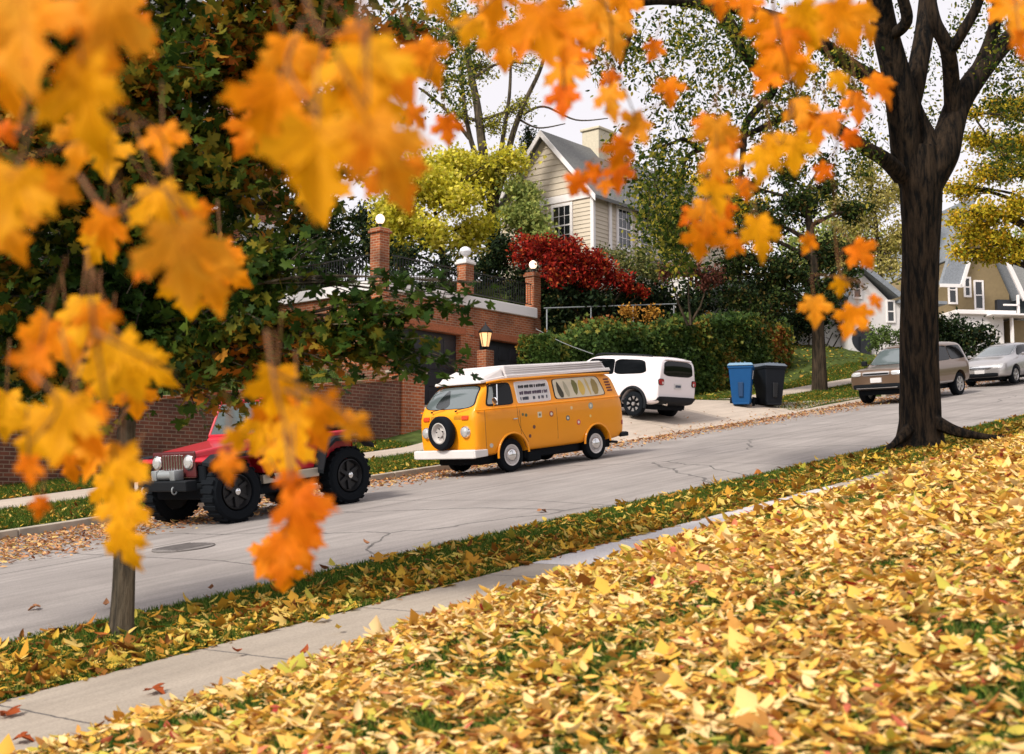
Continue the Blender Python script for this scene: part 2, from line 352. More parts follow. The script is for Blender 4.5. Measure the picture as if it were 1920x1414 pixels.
MAPLE = [(0, .08), (.14, .01), (.36, -.03), (.32, .08), (.42, .17), (.28, .25), (.46, .31), (.62, .34), (.58, .45), (.68, .60), (.50, .57), (.42, .66), (.21, .52), (.25, .70), (.34, .78), (.20, .82), (.13, .93), (0, 1.1)]
def T_maple(lo=True, fold=.18, curl=.35):
    half = [MAPLE[i] for i in ((0, 2, 5, 7, 9, 12, 14, 17) if lo else range(len(MAPLE)))]
    out = half + [(-x, y) for x, y in half[-2:0:-1]]
    v = [(0, .36)]; n = len(out); v += out; v = np.array([(x, y, 0) for x, y in v], float)
    v[:, 2] = fold * np.abs(v[:, 0]) - curl * ((v[:, 1] - .36) ** 2 + .6 * v[:, 0] ** 2)
    return v, np.array([(0, 1 + i, 1 + (i + 1) % n) for i in range(n)])
def rotmats(nrm, spin):
    """matrices whose +Z is nrm, spun by spin about it"""
    nrm = nrm / np.linalg.norm(nrm, axis=1, keepdims=True)
    a = np.where(np.abs(nrm[:, 2:3]) < .9, np.array([[0, 0, 1.]]), np.array([[1., 0, 0]]))
    x = np.cross(a, nrm); x /= np.linalg.norm(x, axis=1, keepdims=True); y = np.cross(nrm, x)
    c, s_ = np.cos(spin)[:, None], np.sin(spin)[:, None]
    return np.stack([x * c + y * s_, -x * s_ + y * c, nrm], axis=2)
def leaves(name, pts, size, nrm, spin, tmpl, m, parent=None, vary=0):
    pts = np.asarray(pts); k = len(pts); tv, tf = tmpl; Rm = rotmats(nrm, spin)
    tvk = np.repeat(tv[None], k, 0)
    if vary: tvk[:, :, 2] *= rng.uniform(-vary, vary, (k, 1)); 
    Vt = np.einsum('kij,kvj->kvi', Rm, tvk * np.asarray(size).reshape(-1, 1, 1)) + pts[:, None]
    F = (tf[None] + (np.arange(k) * len(tv))[:, None, None]).reshape(-1, 3)
    return link(name, np_mesh(name, Vt.reshape(-1, 3), F), m, parent)
def rdir(k, up=0.0, down=0.0):
    n = rng.normal(size=(k, 3)); n[:, 2] += up; return n
def vnoise(x, y, seed=0, freq=1.0):
    """value noise"""
    x = np.asarray(x) * freq; y = np.asarray(y) * freq; r = np.random.default_rng(seed); g = r.random((64, 64))
    xi = np.floor(x).astype(int); yi = np.floor(y).astype(int); fx = x - xi; fy = y - yi; fx = fx * fx * (3 - 2 * fx); fy = fy * fy * (3 - 2 * fy)
    q = lambda a, b: g[a % 64, b % 64]
    return (q(xi, yi) * (1 - fx) + q(xi + 1, yi) * fx) * (1 - fy) + (q(xi, yi + 1) * (1 - fx) + q(xi + 1, yi + 1) * fx) * fy

# ------------------------------------------------------------------ ground, street, walks
def sheet(name, ss, tt, ef, m, kind='structure'):
    """a sheet over the street frame; built in street-aligned local coordinates"""
    S, T = np.meshgrid(ss, tt, indexing='ij'); E = ef(S, T)
    Vt = np.stack([S, T, INC * S + E], -1).reshape(-1, 3); a, b = S.shape
    i = np.arange((a - 1) * (b - 1)); r, c = i // (b - 1), i % (b - 1); q = r * b + c
    ob = link(name, np_mesh(name, Vt, np.stack([q, q + b, q + b + 1, q + 1], -1)), m)
    ob.rotation_euler = (0, 0, YAW); ob.data.polygons.foreach_set('use_smooth', [True] * len(ob.data.polygons))
    return meta(ob, kind=kind)
sg = np.concatenate([np.arange(-60, -4, 4), np.arange(-4, 24, .4), [23.99, 24.0, 24.15, 24.35], np.arange(24.6, 56, .6), np.arange(56, 300, 8)])
tg = np.concatenate([np.arange(-60, -3, 3), np.arange(-3, 5, .4), np.arange(5, 6.01, .1), [6.02, 7.5, 7.52, 8.4, 9.38, 9.42, 9.6, 12, 15, 18.1, 18.16, 18.2], np.arange(18.6, 23, .4), [23, 23.2, 23.35], np.arange(23.6, 26, .3), np.arange(26, 34, .5), [34.2, 35, 37, 40, 45, 52, 60, 80, 110, 150, 200]])
sheet('ground', sg, tg, lambda s, t: e_ground(s, t) + np.where((t < 5.9) | (t > 7.6), .015 * vnoise(s, t, 3, 1.3), 0) - .004, 'soil')
sheet('street', np.arange(-20, 260, 1.0), np.array([9.44, 10, 11, 11.5, 12.5, 14, 15.5, 16.5, 17.5, 17.95]), e_road, 'road')
sheet('sidewalk', np.concatenate([np.arange(-10, 9.3, .5), [9.3]]), np.linspace(5.99, 7.5, 4), lambda s, t: 0 * s + .012, 'walk')
sheet('sidewalk', np.concatenate([np.arange(9.304, 15.5, .5), [15.6]]), np.linspace(5.99, 7.5, 4), lambda s, t: 0 * s + .013, 'walknew')
sheet('sidewalk', np.concatenate([np.arange(15.604, 90, .8)]), np.linspace(5.99, 7.5, 4), lambda s, t: 0 * s + .012, 'walk')
sheet('sidewalk', np.arange(-30, 23.6, .5), np.linspace(20.2, 21.7, 4), lambda s, t: e_far(s, t) + .02, 'drive')
sheet('sidewalk', np.arange(36.4, 120, .6), np.linspace(20.2, 21.7, 4), lambda s, t: e_far(s, t) + .03, 'drive')
# driveway: flares at the street
def driveway():
    tt = np.array([17.96, 18.3, 18.7, 19.2, 19.9, 20.6, 21.7, 23, 24, 25.5, 27, 28.0]); k = 22; Vt = []
    for t in tt:
        s0 = np.interp(t, [17.96, 19.5, 23], [22.6, 23.6, 24.0]); s1 = np.interp(t, [17.96, 18.7, 19.6, 21.5, 28], [42.0, 38.5, 35.6, 34.8, 35.15])
        s = np.linspace(s0, s1, k); e = e_far(s, np.full(k, max(t, 18.2))) + .022
        if t < 18: e = e_road(s, np.full(k, 17.95)) + .006
        Vt.append(np.stack([s, s * 0 + t, INC * s + e], -1))
    Vt = np.concatenate(Vt); n = len(tt); i = np.arange((n - 1) * (k - 1)); q = (i // (k - 1)) * k + i % (k - 1)
    ob = link('driveway', np_mesh('driveway', Vt, np.stack([q, q + 1, q + k + 1, q + k], -1)), 'drive'); ob.rotation_euler = (0, 0, YAW); meta(ob, kind='structure')
driveway()
def kerb(t, s0, s1, sgn, ef, h):
    b = MB(); ss = np.arange(s0, s1 + .01, 2.0)
    for a, c in zip(ss[:-1], ss[1:]):
        z = lambda s, hh: INC * s + float(ef(np.array(s), np.array(t))) + hh
        y0, y1 = (t - .09, t + .09)
        b.hexa([(a, y0, z(a, -.2)), (c - .012, y0, z(c, -.2)), (c - .012, y1, z(c, -.2)), (a, y1, z(a, -.2)), (a, y0 + .02, z(a, h)), (c - .012, y0 + .02, z(c, h)), (c - .012, y1, z(c, h)), (a, y1, z(a, h))], .012)
    o = b.build('kerb', 'kerb'); o.rotation_euler = (0, 0, YAW); meta(o, kind='structure')
kerb(18.06, -24, 22.6, 1, lambda s, t: e_road(s, 17.95 + 0 * t), .13)
kerb(18.06, 42.1, 120, 1, lambda s, t: e_road(s, 17.95 + 0 * t), .13)
kerb(9.37, -14, 100, -1, lambda s, t: 0 * s, -.02)
# manhole cover let into the street
b = MB(); b.lathe([(0, .38), (.012, .38), (.016, .36)], axis='z', n=36)
for k in range(-3, 4): b.box(-.28, k * .08 - .012, .014, .28, k * .08 + .012, .022)
mh = b.build('manhole_cover', plain('worn_iron', (.20, .18, .17), .7, metal=.3, noise=.2)); 
def street_mat(s, t, e, heading=0.0, pitch=True):
    """matrix: local x along the street uphill (rotated by heading), tilted with the hill"""
    p = P(s, t, e); hd = (U * math.cos(heading) + V * math.sin(heading)); sl = math.cos(heading) * INC if pitch else 0
    X = Vector((hd.x, hd.y, sl)).normalized(); side = V * math.cos(heading) - U * math.sin(heading)
    sl2 = -math.sin(heading) * INC if pitch else 0
    Y = Vector((side.x, side.y, sl2)); Z = X.cross(Y).normalized(); Y = Z.cross(X)
    m = Matrix((X, Y, Z)).transposed().to_4x4(); m.translation = p; return m
mh.matrix_world = street_mat(9.45, 13.1, .003)
meta(mh, 'round iron manhole cover in the street in front of the red off-road car', 'manhole cover')

# ------------------------------------------------------------------ leaf litter and grass
def visible(s, t, e, mx=260, my=160):
    x, y, F = proj(Pn(s, t, e)); return (x > -mx) & (x < 1920 + mx) & (y > -100) & (y < 1414 + my) & (F > 1.5)
def scatter(n, s0, s1, t0, t1, ef, dens=None, power=1.0, mx=260):
    s = s0 + (s1 - s0) * rng.random(n) ** power; t = rng.uniform(t0, t1, n); e = ef(s, t); k = visible(s, t, e, mx)
    if dens is not None: k &= rng.random(n) < dens(s, t)
    return s[k], t[k], e[k]
def put(name, s, t, e, size, tilt, tmpl, m, lift=.02, vary=1.2, kind='stuff', up=None):
    k = len(s); nr = np.stack([rng.normal(0, tilt, k), rng.normal(0, tilt, k), np.ones(k)], -1)
    Pt = Pn(s, t, e + rng.random(k) * lift)
    return leaves(name, Pt, size * rng.uniform(.5, 1.35, k), nr, rng.uniform(0, 6.28, k), tmpl, m, vary=vary)
def blades(name, s, t, e, h, m='grass'):
    k = len(s); base = Pn(s, t, e - .005); h = h * rng.uniform(.5, 1.3, k); a = rng.uniform(0, 6.28, k); wv = np.stack([np.cos(a), np.sin(a), 0 * a], -1) * (.0035 + .12 * .03)
    ln = np.stack([rng.normal(0, .5, k), rng.normal(0, .5, k), np.ones(k)], -1) * h[:, None]
    Vt = np.stack([base - wv, base + wv, base + ln * .55 + wv * .6, base + ln], 1).reshape(-1, 3)
    F = (np.array([(0, 1, 2), (0, 2, 3)])[None] + (np.arange(k) * 4)[:, None, None]).reshape(-1, 3)
    return meta(link(name, np_mesh(name, Vt, F), m), kind='stuff')
def bare(s, t): return np.clip((vnoise(s, t * 1.5, 5, 1.4) * .30 + vnoise(s, t * 1.3, 9, 4.6) * .45 + vnoise(s, t, 31, 9.0) * .25 - .53 + .10 * sm((4.2 - s) / 2) * sm((t - 3.5) / 1.5)) * 7, 0, 1)
near_d = lambda s, t: np.clip(1.0 - .93 * bare(s, t), 0, 1) * np.clip(6.0 / np.hypot(s, t), .25, 1) * .66
s, t, e = scatter(700000, .4, 24, -3.4, 6.02, e_near, near_d, 1.0, 1100); 
far = np.hypot(s, t) > 8
o = put('leaf_litter_on_lawn', s[~far], t[~far], e[~far], .066, .42, T_simple(.44, .45, .6), 'litter', .06, 1.4); meta(o, 'thick carpet of pale yellow fallen leaves on the near lawn', 'fallen leaves', kind='stuff')
o = put('leaf_litter_on_lawn', s[far], t[far], e[far], .088, .42, T_simple(.50, .45, .6), 'litter', .06, 1.4); meta(o, 'yellow fallen leaves covering the far crest of the near lawn', 'fallen leaves', kind='stuff')
s, t, e = scatter(5000, .4, 12, .2, 6.0, e_near, near_d)
o = put('leaf_litter_on_lawn', s, t, e + .015, .11, .35, T_maple(True, .3, .9), 'litter', .03, 1.3); meta(o, 'broad lobed leaves scattered over the yellow leaves of the near lawn', 'fallen leaves', kind='stuff')
s, t, e = scatter(380000, .4, 13, -2.5, 6.0, e_near, lambda s, t: .12 + .88 * bare(s, t), 1.0, 700); blades('grass_on_lawn', s, t, e, .05)
edge = lambda s, t: np.clip(.20 + .46 * sm((8.9 - t) / .9) + .1 * (vnoise(s, t, 2, 1.5) - .5) * 4, .05, 1) * np.clip(13 / np.hypot(s, t), .3, 1)
s, t, e = scatter(70000, 2, 50, 7.47, 9.42, e_near, edge)
o = put('leaf_litter_on_verge', s, t, e, .095, .40, T_simple(.40, .5, .9), 'litter2', .035, 1.6); meta(o, 'yellow and brown leaves on the grass verge between sidewalk and street', 'fallen leaves', kind='stuff')
s, t, e = scatter(5000, 2, 30, 7.45, 9.42, e_near, edge)
o = put('leaf_litter_on_verge', s, t, e + .01, .12, .35, T_maple(True, .3, .9), 'litter2', .03, 1.3); meta(o, 'lobed maple leaves on the grass verge around the young trunk', 'fallen leaves', kind='stuff')
s, t, e = scatter(220000, 2, 40, 7.5, 9.42, e_near, lambda s, t: np.clip(14 / np.hypot(s, t), .2, 1)); blades('grass_on_verge', s, t, e, .055)
gut = lambda s, t: np.clip(sm((t - 15.7 + 1.3 * sm((15.5 - s) / 4) + .9 * (vnoise(s, t * 0, 8, .35) - .5)) / 2.2), 0, 1) * (.35 + .65 * vnoise(s, t, 12, .6)) * (s < 64) * (1 + 1.2 * sm((15.5 - s) / 4))
s, t, e = scatter(60000, 5, 62, 14.2, 17.98, e_road, gut)
o = put('leaf_litter_in_gutter', s, t, e, .085, .30, T_simple(.45, .5, .8), 'litter3', .03, 1.4); meta(o, 'brown curled leaves gathered in the gutter by the far kerb', 'fallen leaves', kind='stuff')
s, t, e = scatter(9000, 22, 42, 16.9, 20, lambda s, t: np.where(t < 18, e_road(s, t), e_far(s, np.maximum(t, 18.2)) + .03), lambda s, t: .25 * np.exp(-np.abs(t - 17.9) * 2.2))
o = put('leaf_litter_in_gutter', s, t, e, .08, .3, T_simple(.45, .5, .8), 'litter3', .02, 1.3); meta(o, 'sparse brown leaves along the foot of the driveway', 'fallen leaves', kind='stuff')
ev = lambda s, t: e_far(s, t) + .01
for a, c in ((5, 22.4), (35.5, 75)):
    for t0, t1 in ((18.2, 20.15), (21.75, 23.0)):
        s, t, e = scatter(12000, a, c, t0, t1, ev, lambda s, t: .30 + .4 * vnoise(s, t, 4, .9)); o = put('leaf_litter_on_far_verge', s, t, e, .10, .4, T_simple(.5, .4, .8), 'litter2', .03, 1.3); meta(o, 'yellow leaves on the far grass strip', 'fallen leaves', kind='stuff')
        s, t, e = scatter(50000, a, c, t0, t1, ev); blades('grass_on_far_verge', s, t, e, .09)
s, t, e = scatter(26000, 6, 23.9, 23.4, 31, ev); blades('grass_behind_wall', s, t, e, .14)
s, t, e = scatter(16000, 37, 80, 23, 33, ev, lambda s, t: .6 + 0 * s); o = put('leaf_litter_on_bank', s, t, e, .16, .4, T_simple(.5, .4, .8), leafmat('bank_leaves', [(0, (.10, .14, .02)), (.4, (.26, .30, .05)), (.7, (.50, .42, .07)), (1, (.45, .22, .04))], .2), .05, 1.3); meta(o, 'yellow and green leaves over the sloping bank behind the far sidewalk', 'fallen leaves', kind='stuff')
# single leaves on the pavement: things one can point at
lab = [(3.9, 7.0, .13, 'litter_red', 'dark red leaf lying curled in the middle of the near sidewalk'), (5.55, 7.0, .10, 'litter_red', 'small rusty leaf on the sidewalk near the young trunk'),
       (4.6, 6.7, .12, 'litter_red', 'reddish brown leaf on the sidewalk close to the bottom left of the picture'), (5.6, 6.45, .11, 'litter_red', 'dark brown leaf at the lawn edge of the near sidewalk'),
       (6.6, 7.3, .12, 'litter_yel', 'yellow leaf on the sidewalk right of the young trunk'), (6.35, 6.9, .10, 'litter_yel', 'pale yellow leaf lying flat on the sidewalk joint'),
       (3.6, 6.45, .10, 'litter_red', 'brown leaf at the bottom left corner of the sidewalk'),
       (6.6, 10.3, .12, 'litter_brn', 'brown leaf on the street left of the young trunk'), (6.3, 10.9, .11, 'litter_brn', 'tan leaf out on the street pavement beyond the young trunk'),
       (7.6, 10.1, .12, 'litter_brn', 'rusty leaf on the street just right of the young trunk'), (13.2, 10.5, .12, 'litter_brn', 'brown leaf on the street beside the near verge'), (10.2, 10.6, .12, 'litter_brn', 'dark leaf on bare street concrete below the orange camper van')]
M['litter_red'] = leafmat('red_brown_leaf', [(0, (.20, .035, .015)), (1, (.34, .08, .02))], .1); M['litter_yel'] = leafmat('yellow_leaf', [(0, (.6, .38, .06)), (1, (.7, .5, .1))], .1); M['litter_brn'] = leafmat('brown_leaf', [(0, (.22, .09, .04)), (1, (.38, .18, .09))], .1)
for i, (s_, t_, sz, mm, lb) in enumerate(lab):
    tv, tf = T_maple(False, .55, .9) if i % 2 == 0 else T_simple(.5, .7, 1.2)
    o = link('fallen_leaf', np_mesh('fallen_leaf', tv * sz, tf), mm); e_ = (.018 if t_ < 9 else float(e_road(s_, t_)) + .006)
    o.matrix_world = street_mat(s_, t_, e_ + .022) @ Matrix.Rotation(i * 1.7, 4, 'Z') @ Matrix.Rotation(.12, 4, 'X'); meta(o, lb, 'leaf', 'single leaves lying on bare pavement')
# ------------------------------------------------------------------ buildings and walls
def frame(name, label, cat, s, t, z, rot=0.0, group=None):
    """empty at street coords (s,t), absolute height z, local x along the street, local y away from us"""
    o = thing(name, label, cat, group=group); o.location = (U.x * s + V.x * t, U.y * s + V.y * t, z); o.rotation_euler = (0, 0, YAW + rot); return o
def gz(s, t): return INC * s + float(e_far(np.array(float(s)), np.array(float(t))))
# retaining wall with end pier, follows the hill
def ret_wall():
    w = frame('retaining_wall', 'long red brick retaining wall with darker coping behind the red off-road car', 'wall', 0, 0, 0)
    b = MB(); c = MB(); s0, s1 = -2.0, 23.2; z = lambda s: INC * s
    b.hexa([(s0, 23, z(s0) + .1), (s1, 23, z(s1) + .3), (s1, 23.3, z(s1) + .3), (s0, 23.3, z(s0) + .1), (s0, 23, z(s0) + 1.82), (s1, 23, z(s1) + 1.98), (s1, 23.3, z(s1) + 1.98), (s0, 23.3, z(s0) + 1.82)])
    c.hexa([(s0, 22.96, z(s0) + 1.823), (s1, 22.96, z(s1) + 1.983), (s1, 23.34, z(s1) + 1.983), (s0, 23.34, z(s0) + 1.823), (s0, 22.96, z(s0) + 1.91), (s1, 22.96, z(s1) + 2.07), (s1, 23.34, z(s1) + 2.07), (s0, 23.34, z(s0) + 1.91)], .01)
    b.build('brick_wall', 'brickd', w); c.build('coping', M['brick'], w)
    p = MB(); p.box(23.21, 22.93, z(24) + .1, 24.02, 23.5, z(24) + 2.10, .01); p.build('end_pier', 'brick', w)
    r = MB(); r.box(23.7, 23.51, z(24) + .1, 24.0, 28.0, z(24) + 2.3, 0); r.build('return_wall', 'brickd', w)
    q = MB(); q.box(23.15, 22.88, z(24) + 2.103, 24.08, 23.55, z(24) + 2.17, .015); q.build('pier_cap', 'kerb', w)
ret_wall()
def lamp(parent, x, y, z, mat='lampglow', sc=1.0):
    b = MB(); b.lathe([(0, .10 * sc), (.03, .11 * sc), (.05, .06 * sc), (.12, .05 * sc), (.15, .09 * sc)], (x, y, z), 'z', 12); f = b.build('lamp_fitting', 'iron' if mat != 'globe' else 'white', parent)
    g = MB(); g.lathe([(0, .07 * sc), (.05, .14 * sc), (.14, .18 * sc), (.24, .15 * sc), (.30, .06 * sc)], (x, y, z + .152), 'z', 14); g.build('lamp_globe', mat, f, True)
def garage():
    G = frame('brick_garage', 'red brick garage with white roof fascia and two dark doors set into the hillside', 'garage', 0, 0, 0)
    s0, s1, t0, t1, zb, zt = 27.3, 35.0, 28.0, 34.0, 4.2, 8.28
    doors = [(28.25, 31.05), (32.0, 34.35)]; zl = 7.28
    b = MB()      # front wall pieces around the door openings
    b.box(s0, t0, zb, doors[0][0], t0 + .35, zl); b.box(doors[0][1], t0, zb, doors[1][0], t0 + .35, zl); b.box(doors[1][1], t0, zb, s1, t0 + .35, zl)
    b.box(s0, t0, zl, s1, t0 + .35, zt)
    b.box(s0, t0 + .35, zb - 1, s0 + .3, t1, zt); b.box(s1 - .3, t0 + .35, zb, s1, t1, zt)
    b.build('wall', 'brick', G)
    c = MB()
    for a, d in doors: c.box(a - .25, t0 - .03, zl + .02, d + .25, t0 + .1, zl + .25)
    c.build('door_lintel', plain('soldier_bricks', (.33, .10, .04), .85, noise=.35, nscale=22), G)
    for a, d in doors:
        dm = MB(); dm.box(a, t0 + .22, zb, d, t0 + .28, zl - .002)
        for k in range(4):
            for j in range(4):
                ww = (d - a) / 4; dm.box(a + j * ww + .08, t0 + .20, 4.9 + k * .58, a + (j + 1) * ww - .08, t0 + .222, 4.9 + k * .58 + .46, .008)
        dm.build('door', 'dark', G)
    f = MB(); f.box(s0 - .12, t0 - .12, zt + .002, s1 + .02, t0 + .3, zt + .36, .015); f.box(s0 - .12, t0 + .302, zt + .002, s0 + .3, t1, zt + .36, .01); f.build('fascia', 'trim', G)
    r = MB(); r.box(s0 + .31, t0 + .31, zt + .1, s1, t1 + .5, zt + .25); r.build('roof_terrace', 'kerb', G)
    d = MB()
    for i in range(9): d.box(s0 + .5 + i * .1, t0 - .02, zt - .3, s0 + .52 + i * .1, t0, zt - .28)
    d.b.free()
    for i, (x, w_, zt_, lb, mt) in enumerate(((s0 - .28, .21, 10.02, 'brick pillar with lit lamp at the left corner of the garage roof', 'lampglow'), (31.0, .20, 9.62, 'brick pillar with unlit white glass globe midway along the garage roof', 'globe'), (s1 + .16, .20, 9.82, 'brick pillar with lit lamp at the right end of the garage', 'lampglow'))):
        p = frame('brick_pillar', lb, 'pillar', 0, 0, 0, group='brick lamp pillars on the garage'); y = t0 - .34 if i != 2 else t0 + .1
        zb_ = zt + .37 if i == 1 else zb
        q = MB(); q.box(x - w_, y - w_ + .1, zb_, x + w_, y + w_ + .1, zt_); q.build('shaft', 'brick', p)
        q = MB(); q.box(x - w_ - .06, y - w_ + .04, zt_ + .002, x + w_ + .06, y + w_ + .16, zt_ + .09, .012); q.box(x - w_ - .02, y - w_ + .08, zt_ + .092, x + w_ + .02, y + w_ + .12, zt_ + .16, .01); q.build('cap', 'brick' if i != 1 else 'white', p)
        lamp(p, x, y + .1, zt_ + .16, mt, .82 if i != 1 else 1.15)
    # balustrade of black iron bars on the garage roof
    rl = frame('iron_railing', 'black iron railing between the brick pillars on the garage roof', 'railing', 0, 0, 0)
    for a, c in ((s0 + .55, 31.0), (31.6, s1 - .1)):
        q = MB(); q.box(a, t0 + .05, 9.50, c, t0 + .09, 9.53); q.box(a, t0 + .05, 8.76, c, t0 + .09, 8.79); q.build('rail', 'iron', rl)
        q = MB()
        for k in np.arange(a + .1, c, .13): q.box(k, t0 + .058, 8.793, k + .016, t0 + .08, 9.498)
        q.build('bars', 'iron', rl)
    q = MB()
    for k in np.arange(t0 + .9, t1, .13): q.box(s0 + .05, k, 8.793, s0 + .072, k + .022, 9.498)
    q.box(s0 + .04, t0 + .3, 9.50, s0 + .08, t1, 9.53); q.build('side_bars', 'iron', rl)
    # lantern on a brick pier between the doors
    L = frame('driveway_lantern', 'lit carriage lantern on a slim brick pier between the two garage doors', 'lantern', 31.5, 27.3, 0)
    q = MB(); q.box(-.2, -.2, 4.6, .2, .2, 6.75); q.build('pier', 'brick', L)
    q = MB(); q.box(-.05, -.05, 6.752, .05, .05, 6.86); q.lathe([(0, .24), (.04, .25), (.22, .08), (.27, .03), (.36, .015)], (0, 0, 7.34), 'z', 6)
    for k in range(6):
        a = math.pi / 3 * k; q.tube([(.12 * math.cos(a), .12 * math.sin(a), 6.86), (.225 * math.cos(a), .225 * math.sin(a), 7.34)], .012, 5)
    q.lathe([(0, .14), (.02, .14)], (0, 0, 6.85), 'z', 6); q.build('lantern_frame', 'iron', L)
    q = MB(); q.lathe([(0, .11), (.455, .21)], (0, 0, 6.875), 'z', 6); q.build('lantern_glass', 'lampwarm', L)
garage()
def window(parent, x0, x1, z0, z1, y, nx=2, nz=2, fr=.09, ax='x', out=-1, matf='trim', sash=True):
    """a framed window on the plane y=const (ax x) or x=const (ax y); out = outward sign"""
    def bx(b, a0, d0, c0, a1, d1, c1, bv=0):
        lo, hi = sorted((y + out * d0, y + out * d1))
        if ax == 'x': b.box(a0, lo, c0, a1, hi, c1, bv)
        else: b.box(lo, a0, c0, hi, a1, c1, bv)
    b = MB(); bx(b, x0 - fr, -.04, z0 - fr, x0, .05, z1 + fr, .006); bx(b, x1, -.04, z0 - fr, x1 + fr, .05, z1 + fr, .006)
    bx(b, x0 + .001, -.04, z1, x1 - .001, .05, z1 + fr, .006); bx(b, x0 + .001, -.04, z0 - fr, x1 - .001, .07, z0, .006)
    mt = .022
    for i in range(1, nx): xx = x0 + (x1 - x0) * i / nx; bx(b, xx - mt / 2, -.02, z0, xx + mt / 2, .030, z1)
    for i in range(1, nz):
        zz = z0 + (z1 - z0) * i / nz; hw = mt / 2 * (2.6 if sash and i * 2 == nz else 1); bx(b, x0, -.02, zz - hw, x1, .034, zz + hw)
    f = b.build('window', matf, parent); p = MB(); bx(p, x0, .004, z0, x1, .014, z1); p.build('pane', 'pane', f)
    return f
def siding(x0, x1, z0, z1, y, b, ax='x', out=-1, step=.17):
    z = z0
    while z < z1 - .01:
        zt = min(z + step, z1); p0, p1 = y, y + out * .028
        if ax == 'x': pts = [(x0, p0, z), (x1, p0, z), (x1, p1, z), (x0, p1, z), (x0, p0, zt), (x1, p0, zt), (x1, p0 + out * .004, zt), (x0, p0 + out * .004, zt)]
        else: pts = [(p0, x0, z), (p0, x1, z), (p1, x1, z), (p1, x0, z), (p0, x0, zt), (p0, x1, zt), (p0 + out * .004, x1, zt), (p0 + out * .004, x0, zt)]
        b.hexa(pts); z += step
def beige_house():
    Hh = frame('beige_house', 'beige clapboard house with steep gable, white trim and pale chimney above the red shrub', 'house', 40.4, 29.3, 0)
    zb, ze, za, wd, ln = 8.5, 14.2, 16.95, 4.9, 12.0
    b = MB(); b.box(.03, .03, zb, ln, wd - .03, ze); b.prism([(0.03, .0, ze), (0.03, wd, ze), (.03, wd / 2, za)], (ln - .1, 0, 0)); b.build('core_wall', 'beige', Hh)
    c = MB(); siding(.12, wd - .12, zb, ze - .2, .03, c, 'y', -1); siding(.12, ln, zb, ze - .2, .03, c, 'x', -1)
    z = ze + .1
    while z < za - .3:
        k = (z + .2 - ze) / (za - ze) * wd / 2; c.hexa([(.03, k, z), (.03, wd - k, z), (.0, wd - k, z), (.0, k, z), (.03, k, z + .26), (.03, wd - k, z + .26), (.026, wd - k, z + .26), (.026, k, z + .26)]); z += .26
    c.build('siding', 'beige', Hh)
    t = MB(); t.box(-.03, -.03, zb, .13, .13, ze - .05, .01); t.box(-.03, wd - .13, zb, .1, wd + .03, ze - .05, .01); t.box(-.04, .132, ze - .24, .05, wd - .132, ze + .06, .01); t.box(.132, -.04, ze - .24, ln, .05, ze - .02, .01); t.box(1.05, -.08, zb, 1.22, .0, ze - .25, .01)
    t.build('corner_trim', 'trim', Hh)
    r = MB(); ov = .35
    for sg_ in (1, -1):
        y0 = -ov if sg_ > 0 else wd + ov; zz = ze - ov * (za - ze) / (wd / 2)
        r.hexa([(-.3, y0, zz), (ln, y0, zz), (ln, wd / 2, za), (-.3, wd / 2, za), (-.3, y0, zz + .14), (ln, y0, zz + .14), (ln, wd / 2, za + .16), (-.3, wd / 2, za + .16)])
    r.build('roof', 'roofg', Hh)
    r = MB()
    for sg_ in (1, -1):
        y0 = -ov if sg_ > 0 else wd + ov; zz = ze - ov * (za - ze) / (wd / 2)
        r.hexa([(-.36, y0, zz - .12), (-.302, y0, zz - .12), (-.302, wd / 2, za - .12), (-.36, wd / 2, za - .12), (-.36, y0, zz + .13), (-.302, y0, zz + .13), (-.302, wd / 2, za + .15), (-.36, wd / 2, za + .15)])
    r.build('rake_board', 'trim', Hh)
    for y0 in (1.15, 2.75): window(Hh, y0, y0 + .85, 12.2, 13.78, .0, 3, 4, .13, 'y', -1)
    for x0 in (1.75, 3.35): window(Hh, x0, x0 + .85, 12.2, 13.78, .0, 3, 4, .13, 'x', -1)
    window(Hh, 6.3, 7.1, 12.2, 13.78, .0, 3, 4, .13, 'x', -1)
    ch = MB(); ch.box(3.2, 2.0, 14.5, 4.4, 2.9, 17.9, .02); ch.box(3.13, 1.93, 17.902, 4.47, 2.97, 18.02, .02); ch.build('chimney', plain('pale_yellow_brick', (.56, .50, .38), .85, noise=.12, nscale=10), Hh)
    lo = MB(); lo.box(4.6, -2.2, 8.0, 12, -.1, 11.2); lo.build('lower_wing', 'white', Hh)
    lo = MB(); siding(4.6, 12, 8.0, 11.2, -2.2, lo, 'x', -1, .2); siding(-2.2, -.1, 8.0, 11.2, 4.6, lo, 'y', -1, .2); lo.build('lower_siding', 'white', Hh)
    lo = MB(); lo.hexa([(4.3, -2.5, 11.2), (12, -2.5, 11.2), (12, -.1, 11.9), (4.3, -.1, 11.9), (4.3, -2.5, 11.32), (12, -2.5, 11.32), (12, -.1, 12.02), (4.3, -.1, 12.02)]); lo.build('lower_roof', 'roofg', Hh)
beige_house()
